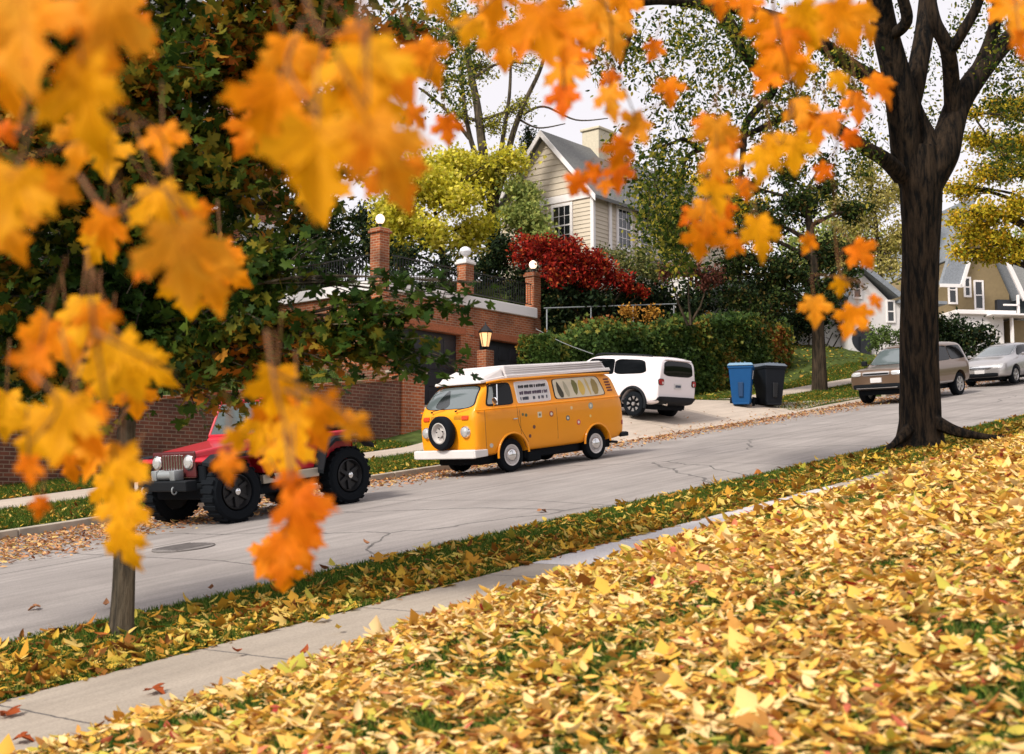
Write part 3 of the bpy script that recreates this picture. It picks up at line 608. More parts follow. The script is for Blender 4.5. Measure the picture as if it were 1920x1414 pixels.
def brick_house():
    B = frame('brick_house', 'tall red brick house with white cornices and porch columns behind the maple crown', 'house', 22.0, 42.0, 0)
    b = MB(); b.box(-6, 0, 6, 12.9, 9, 21); b.build('wall', 'brick', B)
    t = MB()
    for z, hh in ((13.2, .35), (16.3, .25), (20.6, .5)): t.box(-6.2, -.25, z, 13.1, -.002, z + hh, .02); t.box(12.902, -.25, z, 13.15, 9, z + hh, .02)
    t.box(12.86, -.20, 8, 13.02, -.06, 13.2, .02); t.build('cornice', 'trim', B)
    for z in (14.1, 17.3):
        for x in (-4.5, -1.5, 1.5, 4.6, 7.8, 10.6): window(B, x, x + 1.1, z, z + 1.7, 0, 2, 2, .12, 'x', -1)
    for x in (-3.5, 1.0, 9.9): window(B, x, x + 1.2, 10.6, 12.4, 0, 2, 2, .12, 'x', -1)
    for x in (3.4, 6.6, 9.2):
        c = MB(); c.lathe([(0, .22), (.15, .22), (.2, .16), (4.3, .13), (4.4, .22), (4.55, .22)], (x, -2.2, 8.4), 'z', 16); c.build('porch_column', 'trim', B)
    c = MB(); c.box(3.0, -2.5, 12.96, 9.7, -.26, 13.19, .02); c.build('porch_roof', 'trim', B)
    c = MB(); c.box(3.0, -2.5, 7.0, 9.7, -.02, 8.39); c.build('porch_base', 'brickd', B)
    c = MB(); c.box(3.2, -2.45, 9.35, 9.5, -2.37, 9.45)
    for x in np.arange(3.3, 9.4, .16): c.box(x, -2.43, 8.392, x + .05, -2.39, 9.348)
    c.build('porch_rail', plain('brown_rail', (.16, .07, .035), .7), B)
    c = MB(); c.box(-6.5, -.5, 21.002, 13.4, 9.4, 21.25); c.hexa([(-6.3, -.3, 21.252), (13.2, -.3, 21.252), (13.2, 9.2, 21.252), (-6.3, 9.2, 21.252), (-3, 3, 24), (10, 3, 24), (10, 6, 24), (-3, 6, 24)]); c.build('roof', 'roofg', B)
brick_house()
def hseg(o, x, y, ang): o.location = (x, y, o.location.z); o.rotation_euler = (0, 0, ang)
def gable_house():
    # turned so that its gable end looks down towards us
    p0 = pix(1758, 640, 60); z0 = p0.z - 3.5
    T = thing('tan_gable_house', 'olive tan stucco house with steep gable and white porch right of the elm', 'house', (p0.x, p0.y, 0), (0, 0, R(8)))
    X = 1 / FPX * 60; zt = lambda y: H + 60 * (math.sin(PITCH) - (y - 707) / FPX)
    L = lambda x: (x - 1758) * X
    b = MB(); zb, ze = zt(600), zt(545)
    b.prism([(L(1762), 0, zb), (L(1905), 0, zb), (L(1905), 0, zt(548)), (L(1838), 0, zt(395)), (L(1800), 0, zt(480)), (L(1762), 0, zt(545))], (0, 9, 0)); b.build('wall', 'stucco', T)
    r = MB()
    a, c, d = (L(1765), zt(545)), (L(1838), zt(375)), (L(1916), zt(560))
    r.prism([(d[0], -.5, d[1]), (c[0], -.5, c[1]), (c[0], -.5, c[1] + .35), (d[0] + .1, -.5, d[1] + .1)], (0, 9.8, 0)); r.prism([(L(1800), -.5, zt(482)), (L(1838), -.5, zt(390)), (c[0], -.5, c[1]), (L(1796), -.5, zt(480))], (0, 9.8, 0)); r.build('roof', 'roofb', T)
    f = MB(); f.prism([(d[0] + .1, -.62, d[1] - .1), (c[0], -.62, c[1] - .2), (c[0], -.62, c[1] + .22), (d[0] + .25, -.62, d[1] + .12)], (0, .1, 0)); f.prism([(L(1797), -.62, zt(487)), (c[0] - .02, -.62, c[1] - .15), (c[0] - .02, -.62, c[1] + .2), (L(1792), -.62, zt(478))], (0, .1, 0)); f.build('rake_board', 'trim', T)
    dm = MB(); dm.prism([(L(1745), -1.2, zt(540)), (L(1782), -1.2, zt(540)), (L(1804), -1.2, zt(486)), (L(1766), -1.2, zt(480))], (0, .3, 0)); dm.build('dormer_roof', 'roofb', T)
    dm = MB(); dm.prism([(L(1780), -1.3, zt(545)), (L(1787), -1.3, zt(545)), (L(1808), -1.3, zt(484)), (L(1802), -1.3, zt(484))], (0, .1, 0)); dm.box(L(1742), -1.3, zt(546), L(1784), -1.2, zt(540)); dm.build('dormer_trim', 'trim', T)
    for x0, x1, y0, y1 in ((1785, 1797, 518, 566), (1817, 1825, 520, 552), (1837, 1850, 526, 576)): window(T, L(x0), L(x1), zt(y1), zt(y0), 0, 1, 2, .09, 'x', -1)
    pz = zt(598); q = MB(); q.box(L(1762), -1.7, pz, L(1880), -.01, zt(590), .02); q.box(L(1822), -2.2, zt(602), L(1907), -.01, pz - .002, .03); q.build('porch_cornice', 'trim', T)
    q = MB(); q.box(L(1762), -1.5, zt(680), L(1858), -.3, pz - .002); q.build('porch_wall', 'white', T)
    q = MB(); q.box(L(1874), -1.4, zt(690), L(1906), -.2, zt(606)); q.build('porch_recess', 'stucco', T)
    q = MB(); q.box(L(1866), -1.9, zt(690), L(1869), -1.7, zt(604)); q.box(L(1900), -1.0, zt(590), L(1903), -.85, zt(555)); q.box(L(1872), -1.0, zt(576), L(1903), -.9, zt(573)); q.build('porch_post', 'trim', T)
    q = MB(); q.box(L(1875), -.25, zt(598), L(1901), -.012, zt(560)); q.build('balcony_opening_shade', 'dark', T)  # solid dark slab on the wall, painted shade in place of an opening
gable_house()
def right_house():
    D = 66; X = D / FPX; zt = lambda y: H + D * (math.sin(PITCH) - (y - 707) / FPX); p = pix(1880, 600, D)
    T = thing('green_house', 'dark green house under a broad grey shingle roof at the right edge', 'house', (p.x, p.y, 0), (0, 0, R(-6))); L = lambda x: (x - 1880) * X
    b = MB(); b.box(L(1884), 0, zt(720), L(2150), 8, zt(545)); b.build('wall', 'green_wall', T)
    r = MB(); r.hexa([(L(1878), -.8, zt(548)), (L(2160), -.8, zt(548)), (L(2160), 8.8, zt(548)), (L(1878), 8.8, zt(548)), (L(1850), 3.5, zt(452)), (L(2160), 3.5, zt(452)), (L(2160), 4.5, zt(452)), (L(1850), 4.5, zt(452))]); r.build('roof', 'roofg', T)
    window(T, L(1925), L(1945), zt(640), zt(590), 0, 1, 2, .1)
right_house()
def white_house():
    D = 57; X = D / FPX; zt = lambda y: H + D * (math.sin(PITCH) - (y - 707) / FPX); p = pix(1600, 640, D)
    T = thing('white_house', 'low white stucco house with grey gabled roof partly hidden by the elm trunk', 'house', (p.x, p.y, 0), (0, 0, R(12))); L = lambda x: (x - 1600) * X
    b = MB(); b.box(L(1590), 0, zt(670), L(1775), 7, zt(565)); b.prism([(L(1590), 0, zt(565)), (L(1680), 0, zt(565)), (L(1610), 0, zt(500))], (0, 7, 0)); b.box(L(1470), .8, zt(680), L(1590), 6, zt(585)); b.build('wall', 'white', T)
    r = MB(); r.prism([(L(1688), -.4, zt(556)), (L(1610), -.4, zt(500)), (L(1610), -.4, zt(490)), (L(1694), -.4, zt(548))], (0, 7.8, 0)); r.prism([(L(1610), -.4, zt(500)), (L(1582), -.4, zt(560)), (L(1574), -.4, zt(556)), (L(1610), -.4, zt(490))], (0, 7.8, 0)); r.prism([(L(1460), .4, zt(588)), (L(1592), .4, zt(588)), (L(1585), 3, zt(560)), (L(1470), 3, zt(560))], (0, 3, 0))
    r.box(L(1690), -.3, zt(566), L(1790), 7, zt(560)); r.build('roof', 'roofb', T)
    window(T, L(1604), L(1616), zt(556), zt(525), 0, 1, 2, .1); window(T, L(1672), L(1684), zt(600), zt(563), 0, 1, 2, .08)
    q = MB(); q.lathe([(0, .6), (.25, .6)], (L(1622), -.02, zt(632) - .1), 'y', 20); q.build('round_door_arch', 'dark', T)
    q = MB(); q.box(L(1612), -.16, zt(675), L(1633), -.001, zt(632)); q.build('door', 'dark', T)
white_house()
pr = frame('pipe_railing', 'thin grey pipe handrail above the ivy hedge beside the lamp pillar', 'railing', 0, 0, 0)
q = MB(); pts = [(36.2, 27.0), (40.5, 26.4), (41.2, 26.3)]; zz = [pix(1020, 578, 45).z, pix(1150, 573, 46).z, pix(1262, 570, 47).z]
a, c = pix(1020, 578, 44.5), pix(1268, 570, 47.5); inv = lambda w_: (w_.x * U.x + w_.y * U.y, w_.x * V.x + w_.y * V.y, w_.z)
a, c = Vector(inv(a)), Vector(inv(c)); q.tube([a, a.lerp(c, .5), c], .024, 8); q.build('rail', 'steel', pr)
for f_ in (.02, .34, .66, .98):
    q = MB(); m_ = a.lerp(c, f_); q.tube([m_ - Vector((0, 0, 1.0)), m_ - Vector((0, 0, .03))], .025, 8); q.build('post', 'steel', pr)
q = MB(); a = Vector(inv(pix(1005, 617, 41))); c = Vector(inv(pix(1112, 664, 38))); q.tube(catmull([a, a.lerp(c, .5) - Vector((0, 0, .06)), c], 6), .012, 5)
o = q.build('cable', 'steel'); o.rotation_euler = (0, 0, YAW); meta(o, 'thin slack cable running down from the garage pillar to the ivy hedge', 'cable')
# ------------------------------------------------------------------ vehicles
def loft_body(name, st, m, parent, sub=2, arches=(), half=None, belt=.03, creases=True):
    """st: (x, w, zb, zbelt, zroof, wr) from rear to front"""
    b = bmesh.new(); rings = []
    for x, w_, zb, zl, zr, wr in st:
        h = zl - zb; c = max(zr - zl, .002)
        half = [(0, zb), (w_ * .80, zb), (w_ * .95, zb + .04), (w_ * .985, zb + h * .25), (w_, zb + h * .6), (w_ * .985, zl - min(.05, h * .1)), (w_ * .96, zl), (w_ * .94, zl + min(.05, c * .3)), (wr + (w_ * .94 - wr) * .12, zl + c * .80), (wr * .93, zl + c * .93), (wr * .62, zr), (0, zr + .012)]
        ring = [b.verts.new((x, y, z)) for y, z in half] + [b.verts.new((x, -y, z)) for y, z in half[-2:0:-1]]; rings.append(ring)
    n = len(rings[0])
    for i in range(len(rings) - 1):
        for k in range(n): b.faces.new((rings[i][k], rings[i + 1][k], rings[i + 1][(k + 1) % n], rings[i][(k + 1) % n]))
    b.faces.new(rings[0]); b.faces.new(rings[-1][::-1])
    bmesh.ops.recalc_face_normals(b, faces=b.faces)
    me = bpy.data.meshes.new(name); b.to_mesh(me); b.free()
    ob = bpy.data.objects.new('tmp', me); C.objects.link(ob)
    md = ob.modifiers.new('s', 'SUBSURF'); md.levels = sub; md.render_levels = sub
    cutters = []
    for (ax, az, r, yo) in arches:
        cb = MB(); cb.lathe([(-3, r), (3, r)], (ax, 0, az), 'y', 40); cm = bpy.data.meshes.new('cut'); bmesh.ops.recalc_face_normals(cb.b, faces=cb.b.faces); cb.b.to_mesh(cm); cb.b.free()
        co = bpy.data.objects.new('cut', cm); C.objects.link(co); cutters.append(co)
        bm_ = ob.modifiers.new('b', 'BOOLEAN'); bm_.operation = 'DIFFERENCE'; bm_.object = co; bm_.solver = 'EXACT'
    dg = bpy.context.evaluated_depsgraph_get(); ev_ = ob.evaluated_get(dg); me2 = bpy.data.meshes.new_from_object(ev_); me2.name = name
    bpy.data.objects.remove(ob); [bpy.data.objects.remove(o) for o in cutters]
    o = link(name, me2, m, parent); shade(me2, 40)
    o['_'] = 1; del o['_']
    return o
def bvh_of(o): return BVHTree.FromPolygons([v.co.copy() for v in o.data.vertices], [list(p.vertices) for p in o.data.polygons])
def panel(name, tree, quad, view, m, parent, off=.006, grow=0.0, rnd=.10, n=14, thick=.012, pw=8):
    """surface panel lying on the body. view: 'L','R' (y sides, quad in x,z), 'F','B' (front, back; quad in y,z), 'T' (top; quad in x,y)"""
    q = [np.array(p, float) for p in quad]; c = sum(q) / 4
    if grow: q = [p + (p - c) / np.linalg.norm(p - c) * grow * 1.3 for p in q]
    b = bmesh.new(); V2 = []; B2 = []
    dirs = {'L': (0, -1, 0), 'R': (0, 1, 0), 'F': (-1, 0, 0), 'B': (1, 0, 0), 'T': (0, 0, -1)}[view]; d = Vector(dirs)
    for i in range(n + 1):
        for j in range(n + 1):
            a_, b_ = 2 * i / n - 1, 2 * j / n - 1
            u_ = a_ * (1 - rnd * abs(b_) ** pw); v_ = b_ * (1 - rnd * abs(a_) ** pw); u_, v_ = (u_ + 1) / 2, (v_ + 1) / 2
            p = (q[0] * (1 - u_) + q[1] * u_) * (1 - v_) + (q[3] * (1 - u_) + q[2] * u_) * v_
            o_ = Vector((p[0], 0, p[1])) if view in 'LR' else Vector((0, p[0], p[1])) if view in 'FB' else Vector((p[0], p[1], 0))
            hit = tree.ray_cast(o_ - d * 6, d)
            if hit[0] is None:
                hit = tree.find_nearest(o_ - d * 1.0)
            V2.append(hit[0] - d * off)
    vs_ = [b.verts.new(p) for p in V2]; bk = [b.verts.new(p + d * (off + thick)) for p in V2]; k = n + 1
    for i in range(n):
        for j in range(n): b.faces.new((vs_[i * k + j], vs_[(i + 1) * k + j], vs_[(i + 1) * k + j + 1], vs_[i * k + j + 1]))
    ed = [j for j in range(k)] + [i * k + n for i in range(1, k)] + [n * k + j for j in range(n - 1, -1, -1)] + [i * k for i in range(n - 1, 0, -1)]
    for a_, c_ in zip(ed, ed[1:] + ed[:1]): b.faces.new((vs_[a_], vs_[c_], bk[c_], bk[a_]))
    bmesh.ops.recalc_face_normals(b, faces=b.faces)
    # make sure the front looks outward
    me = bpy.data.meshes.new(name); b.to_mesh(me); b.free(); o = link(name, me, m, parent)
    shade(me, 50); return o
def glazed(tree, quad, view, parent, m='glassd', seal='black', grow=.025, rnd=.10, name='window', off=.008):
    f = panel(name, tree, quad, view, m, parent, off, 0, rnd)
    if seal: panel('window_seal', tree, quad, view, seal, f, off - .004, grow, rnd)
    return f
def wheel(parent, x, y, z, sgn, r, w_, style='steel', rim='steel'):
    """y: outer face position, sgn +1 left"""
    b = MB(); b.lathe([(-w_, r * .62), (-w_, r * .88), (-w_ * .9, r * .97), (-w_ * .7, r), (-w_ * .3, r), (-w_ * .1, r * .97), (0, r * .88), (-.005, r * .66), (-.03, r * .62)], (x, y, z), 'y', 40, sgn, True)
    if style == 'mud':
        for k in range(22):
            a = 2 * math.pi * k / 22; mt = Matrix.Translation((x, y, z)) @ Matrix.Rotation(a, 4, 'Y'); b.box(-.03, -w_ * .98 if sgn > 0 else .02, r * .97, .045, -.02 if sgn > 0 else w_ * .98, r * 1.03, .006, 1, mt)
    t = b.build('wheel', 'rubber', parent, True); R_ = r * .64
    b = MB()
    if style == 'van':
        b.lathe([(-w_ * .8, R_), (-.02, R_), (-.004, R_ * .99), (-.012, R_ * .90), (-.05, R_ * .80), (-.055, R_ * .62), (-.03, R_ * .55), (-.02, .02)], (x, y, z), 'y', 36, sgn); b.build('rim', rim, t, True)
        b = MB(); b.lathe([(-.03, R_ * .64), (.0, R_ * .62), (.03, R_ * .48), (.045, R_ * .25), (.05, .01)], (x, y, z), 'y', 30, sgn); b.build('hubcap', 'chrome', t, True)
    elif style == 'mud':
        b.lathe([(-w_ * .8, R_ * .9), (-.02, R_ * .9), (-.01, R_ * .85), (-.08, R_ * .75), (-.09, R_ * .3), (-.05, R_ * .28), (-.05, .02)], (x, y, z), 'y', 30, sgn)
        for k in range(6):
            a = 2 * math.pi * k / 6; mt = Matrix.Translation((x, y, z)) @ Matrix.Rotation(a, 4, 'Y'); b.box(-.035, -.085 if sgn > 0 else .045, R_ * .25, .035, -.045 if sgn > 0 else .085, R_ * .82, .008, 1, mt)
        b.build('rim', rim, t, True)
        b = MB(); b.lathe([(-.05, .055), (.0, .05), (.012, .03), (.013, .005)], (x, y, z), 'y', 16, sgn); b.build('hubcap', 'chrome', t, True)
    else:
        b.lathe([(-w_ * .8, R_), (-.01, R_ * 1.01), (-.004, R_ * .98), (-.02, R_ * .93), (-.09, R_ * .90), (-.10, .02)], (x, y, z), 'y', 36, sgn); b.build('rim', 'black' if style == 'two' else rim, t, True)
        b = MB(); ns = 5 if style == 'five' else 8 if style == 'two' else 7
        for k in range(ns):
            a = 2 * math.pi * k / ns; mt = Matrix.Translation((x, y, z)) @ Matrix.Rotation(a, 4, 'Y')
            y0, y1 = (-.05, -.012) if sgn > 0 else (.012, .05)
            w0, w1 = (R_ * .10, R_ * .20) if style != 'two' else (R_ * .05, R_ * .22)
            z0 = R_ * .15 if style != 'two' else R_ * .55
            b.hexa([mt @ Vector(p) for p in ((-w0, y0, z0), (w0, y0, z0), (w0, y1, z0), (-w0, y1, z0), (-w1, y0, R_ * .96), (w1, y0, R_ * .96), (w1, y1, R_ * .96), (-w1, y1, R_ * .96))], .006)
        b.lathe([(-.06, R_ * .25), (-.01, R_ * .22), (-.005, .01)], (x, y, z), 'y', 20, sgn); b.build('spokes', rim, t)
    return t
def arc_tube(b, x, z, r, y, a0, a1, rad, n=22, flat=None, zmin=None):
    pts = []
    for i in range(n + 1):
        a = a0 + (a1 - a0) * i / n; pts.append((x + r * math.cos(a), y, z + r * math.sin(a)))
    b.tube(pts, rad, 8)

# --- camper van (length 4.5 m); x forward, y left
def van():
    T = thing('camper_van', 'orange vintage camper van with off-white pop-top roof and spare wheel on its nose', 'van')
    T.matrix_world = street_mat(19.80, 16.0, float(e_road(19.8, 16.0)) + .012, math.pi * 174.5 / 180) @ Matrix.Scale(.97, 4)
    st = [(-2.26, .66, .50, 1.05, 1.12, .50), (-2.22, .78, .44, 1.18, 1.34, .60), (-2.12, .83, .40, 1.24, 1.62, .66), (-1.98, .855, .37, 1.27, 1.80, .70), (-1.7, .86, .36, 1.27, 1.84, .72), (-.6, .86, .36, 1.27, 1.86, .73), (.6, .86, .36, 1.27, 1.86, .73), (1.35, .86, .36, 1.27, 1.85, .73), (1.70, .86, .36, 1.27, 1.80, .72), (1.93, .855, .36, 1.26, 1.62, .72), (2.09, .835, .36, 1.24, 1.36, .76), (2.17, .80, .38, 1.16, 1.24, .74), (2.23, .72, .42, 1.06, 1.12, .60)]
    B = loft_body('body', st, 'orange', T, 2, [(1.25, .34, .41, 0), (-1.26, .34, .39, 0)])
    tr = bvh_of(B)
    W = .33
    for x, yo in ((1.25, .80), (-1.26, .80)):
        for sg_ in (1, -1): wheel(T, x, sg_ * yo, W, sg_, W, .17, 'van', M['white'])
    u_ = MB(); u_.box(-1.95, -.60, .20, 1.95, .60, .62, .03); u_.box(-.80, -.70, .22, .80, .70, .40, .02); u_.box(.35, .45, .14, .75, .74, .36, .03); u_.build('underbody', 'rubber', T)
    for x, r in ((1.25, .425), (-1.26, .405)):
        for sg_ in (1, -1): b = MB(); arc_tube(b, x, .34, r, sg_ * .852, R(-5) if x > 0 else R(2), R(178), .022); b.build('wheel_arch_lip', 'orange', T, True)
    b = MB()
    for sg_ in (1, -1):
        b.tube([(x, sg_ * y, 1.272) for x, y in ((-2.16, .79), (-1.9, .852), (0, .864), (1.8, .864), (2.05, .835), (2.14, .79))], .014, 6)
        b.tube([(x, sg_ * y, 1.815 + (0 if abs(x) < 1.6 else -.03)) for x, y in ((-1.95, .70), (-1.6, .76), (0, .775), (1.4, .775), (1.72, .72))], .02, 6)
    b.build('belt_moulding', 'orange', T, True)
    # pop-top roof
    r = MB(); r.hexa([(-1.93, -.70, 1.85), (1.18, -.72, 1.85), (1.18, .72, 1.85), (-1.93, .70, 1.85), (-1.80, -.63, 2.06), (1.18, -.66, 2.10), (1.18, .66, 2.10), (-1.80, .63, 2.06)], .03, 3); r.hexa([(-1.99, -.735, 1.835), (1.18, -.745, 1.835), (1.18, .745, 1.835), (-1.99, .735, 1.835), (-1.97, -.72, 1.90), (1.18, -.735, 1.90), (1.18, .735, 1.90), (-1.97, .72, 1.90)], .01)
    for z in (1.945, 1.985, 2.025): r.box(-1.80, -.715 + (z - 1.9) * .3, z, 1.17, .715 - (z - 1.9) * .3, z + .012, .004)
    pt = r.build('pop_top', 'poptop', T, False)
    r = MB(); r.hexa([(1.215, -.72, 1.84), (1.78, -.66, 1.80), (1.78, .66, 1.80), (1.215, .72, 1.84), (1.215, -.65, 2.06), (1.68, -.58, 1.93), (1.68, .58, 1.93), (1.215, .65, 2.06)], .035, 3)
    r.hexa([(1.215, -.74, 1.83), (1.84, -.67, 1.775), (1.84, .67, 1.775), (1.215, .74, 1.83), (1.215, -.73, 1.89), (1.83, -.66, 1.83), (1.83, .66, 1.83), (1.215, .73, 1.89)], .012); r.build('luggage_rack', 'poptop', T)
    # glazing
    tz0, tz1 = 1.335, 1.745
    wd = glazed(tr, [(1.86, tz0), (1.13, tz0), (1.13, tz1), (1.66, tz1)], 'L', T, 'glassd', 'black', .02, .08)
    q = MB(); q.tube([(1.60, .850, tz0 + .01), (1.53, .808, tz1 - .01)], .012, 6); q.build('quarter_light_frame', 'chrome', wd)
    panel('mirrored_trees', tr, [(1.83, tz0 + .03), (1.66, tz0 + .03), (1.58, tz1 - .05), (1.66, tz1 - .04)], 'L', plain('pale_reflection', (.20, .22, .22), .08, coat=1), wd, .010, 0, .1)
    w2 = glazed(tr, [(.97, tz0), (.05, tz0), (.05, tz1), (.97, tz1)], 'L', T, plain('white_louvre_panel', (.60, .57, .58), .3), 'trim', .025, .05)
    for row, z in enumerate((1.405, 1.515, 1.64)):
        q = MB(); x = .90; rr = random.Random(row + 4)
        while x > .12:
            wl = rr.choice((.02, .03, .045)); zz = tz1 if False else z
            hit = tr.ray_cast(Vector((x, 4, z)), Vector((0, -1, 0)))[0]
            if not (row == 0 and rr.random() < .1): q.box(x - wl, hit.y + .007, z - .032, x, hit.y + .013, z + .032 + .01 * rr.random(), 0)
            x -= wl + rr.choice((.008, .012, .03 if row else .05))
        q.build('sticker_row', plain('dark_sticker_ink' + str(row), [(.02, .02, .025), (.08, .05, .09), (.05, .055, .085)][2 - row], .6), w2)
    w3 = glazed(tr, [(-.12, tz0), (-1.66, tz0), (-1.50, tz1), (-.12, tz1)][0:4], 'L', T, 'curtain', 'black', .025, .06)
    rr = random.Random(2)
    for k in range(6):
        x = -.30 - k * .215; mt = plain('curtain_leaf' + str(k), [(.05, .045, .03), (.40, .36, .26), (.16, .15, .05), (.62, .42, .10), (.55, .40, .16), (.30, .22, .08)][k], .8)
        panel('curtain_pattern', tr, [(x + rr.uniform(-.05, .09), tz0 + .02), (x - rr.uniform(.06, .12), tz0 + .02 + rr.uniform(0, .1)), (x - rr.uniform(-.03, .10), tz1 - rr.uniform(.02, .12)), (x + rr.uniform(.06, .12), tz1 - .02)], 'L', mt, w3, .011, 0, rr.choice((.1, .3, .45)), 8)
    for qd in ([(1.86, tz0), (1.13, tz0), (1.13, tz1), (1.66, tz1)], [(.97, tz0), (.05, tz0), (.05, tz1), (.97, tz1)], [(-.12, tz0), (-1.66, tz0), (-1.50, tz1), (-.12, tz1)]): glazed(tr, qd, 'R', T)
    ws = glazed(tr, [(-.71, 1.325), (.71, 1.325), (.60, 1.74), (-.60, 1.74)], 'F', T, 'glassw', 'black', .022, .12, 'windscreen', .012)
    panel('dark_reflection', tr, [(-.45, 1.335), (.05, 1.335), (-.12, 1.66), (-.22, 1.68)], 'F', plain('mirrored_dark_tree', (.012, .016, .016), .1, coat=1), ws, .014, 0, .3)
    q = MB()
    for y in (-.40, .30): q.tube([(2.21, y, 1.275), (2.20, y + .05, 1.30), (2.155, y + .32, 1.335)], .008, 5); q.lathe([(0, .02), (.03, .015)], (2.19, y, 1.275), 'x', 8)
    q.build('wipers', 'black', ws)
    glazed(tr, [(-.60, 1.36), (.60, 1.36), (.50, 1.68), (-.50, 1.68)], 'B', T, 'glassd', 'black', .025, .12, 'rear_window')
    # air intake louvres behind the rear window
    q = MB()
    for k in range(5):
        z = 1.40 + k * .06; h = tr.ray_cast(Vector((-1.87 - k * -.012, 4, z)), Vector((0, -1, 0)))[0]
        if h: q.box(-1.92 + k * .012, h.y - .01, z, -1.76 + k * .012, h.y + .008, z + .035, .003)
    q.build('air_louvre', plain('dark_red_vent', (.16, .035, .02), .5), T)
    # bumpers
    q = MB(); q.hexa([(2.26, -.86, .36), (2.34, -.86, .36), (2.34, .86, .36), (2.26, .86, .36), (2.26, -.86, .53), (2.34, -.86, .53), (2.34, .86, .53), (2.26, .86, .53)], .02, 2); q.hexa([(1.98, .835, .38), (2.33, .84, .37), (2.33, .895, .37), (1.98, .89, .38), (1.98, .835, .51), (2.33, .84, .525), (2.33, .895, .525), (1.98, .89, .51)], .015, 2); q.hexa([(1.98, -.89, .38), (2.33, -.895, .37), (2.33, -.84, .37), (1.98, -.835, .38), (1.98, -.89, .51), (2.33, -.895, .525), (2.33, -.84, .525), (1.98, -.835, .51)], .015, 2)
    q.build('front_bumper', 'white', T)
    q = MB(); q.box(-2.31, -.80, .40, -2.23, .80, .50, .02, 2); q.box(-2.31, .76, .40, -2.05, .83, .49, .02, 2); q.tube([(-2.1, .45, .30), (-2.34, .45, .27)], .03, 10); q.build('rear_bumper', 'black', T)
    for y in (.56, -.56):
        h = tr.ray_cast(Vector((5, y, .87)), Vector((-1, 0, 0)))[0]; q = MB(); q.lathe([(-.10, .118), (.02, .122), (.045, .105)], (h.x, y, .87), 'x', 26); hl = q.build('headlight', 'chrome', T, True)
        q = MB(); q.lathe([(.035, .102), (.06, .09), (.078, .05), (.082, .01)], (h.x, y, .87), 'x', 24); q.build('lens', 'lens', hl, True)
        panel('indicator', tr, [(y - .09, 1.105), (y + .09, 1.105), (y + .09, 1.185), (y - .09, 1.185)] if y > 0 else [(y - .09, 1.105), (y + .09, 1.105), (y + .09, 1.185), (y - .09, 1.185)], 'F', plain('orange_red_lens', (.60, .06, .01), .2, coat=.5), T, .02, 0, .08)
    for y0, y1 in ((.24, .44), (-.44, -.24)):
        q = MB()
        for k in range(4):
            h = tr.ray_cast(Vector((5, (y0 + y1) / 2, 1.12 + k * .022)), Vector((-1, 0, 0)))[0]; q.box(h.x - .01, y0, 1.115 + k * .022, h.x + .006, y1, 1.125 + k * .022)
        q.build('vent_grille', plain('olive_vent', (.30, .17, .02), .6), T)
    # spare wheel carried on the nose
    h = tr.ray_cast(Vector((5, 0, .85)), Vector((-1, 0, 0)))[0].x; r_ = .335
    q = MB(); q.lathe([(.02, r_ * .62), (.02, r_ * .9), (.05, r_ * .98), (.15, r_), (.19, r_ * .93), (.205, r_ * .80), (.19, r_ * .62), (.17, r_ * .60)], (h, 0, .87), 'x', 40, 1, True); sp_ = q.build('spare_wheel', 'rubber', T, True)
    q = MB(); q.lathe([(.03, r_ * .6), (.19, r_ * .62), (.195, r_ * .56), (.13, r_ * .48), (.13, r_ * .25), (.16, r_ * .22), (.16, .02)], (h, 0, .87), 'x', 30); q.build('rim', plain('silver_wheel_paint', (.55, .52, .50), .4, metal=.3), sp_, True)
    q = MB()
    for k in range(5): a = k * 1.2566 + .4; q.tube([(h + .15, math.cos(a) * .09, .87 + math.sin(a) * .09), (h + .175, math.cos(a) * .09, .87 + math.sin(a) * .09)], .012, 8)
    q.build('bolts', 'iron', sp_)
    # door gaps, handle
    gapm = plain('door_seal_rubber', (.14, .05, .01), .7)
    for pts in ([(1.05, 1.30), (1.04, .9), (.80, .55)], [(1.93, 1.28), (1.96, .9), (1.93, .45), (1.7, .40)], [(-.06, 1.27), (-.06, .42)], [(1.0, 1.27), (.99, .60), (.83, .44), (.8, .42)]):
        pp = []
        for x, z in catmull([(a_, 0, c_) for a_, c_ in pts], 5) and [(p.x, p.z) for p in catmull([(a_, 0, c_) for a_, c_ in pts], 5)]:
            h = tr.ray_cast(Vector((x, 4, z)), Vector((0, -1, 0)))[0]
            if h is not None: pp.append(h + Vector((0, -.002, 0)))
        if len(pp) > 1: q = MB(); q.tube(pp, .006, 5); q.build('door_gap', gapm, T)
    q = MB(); h = tr.ray_cast(Vector((1.14, 4, 1.03)), Vector((0, -1, 0)))[0]; q.box(1.10, h.y, 1.02, 1.22, h.y + .035, 1.045, .008, 2); q.build('door_handle', 'chrome', T)
    q = MB(); q.tube([(1.72, .83, 1.30), (1.80, 1.0, 1.38)], .008, 6); q.lathe([(0, .07), (.012, .075), (.02, .06)], (1.80, 1.0, 1.42), 'x', 18); q.build('door_mirror', 'chrome', T)
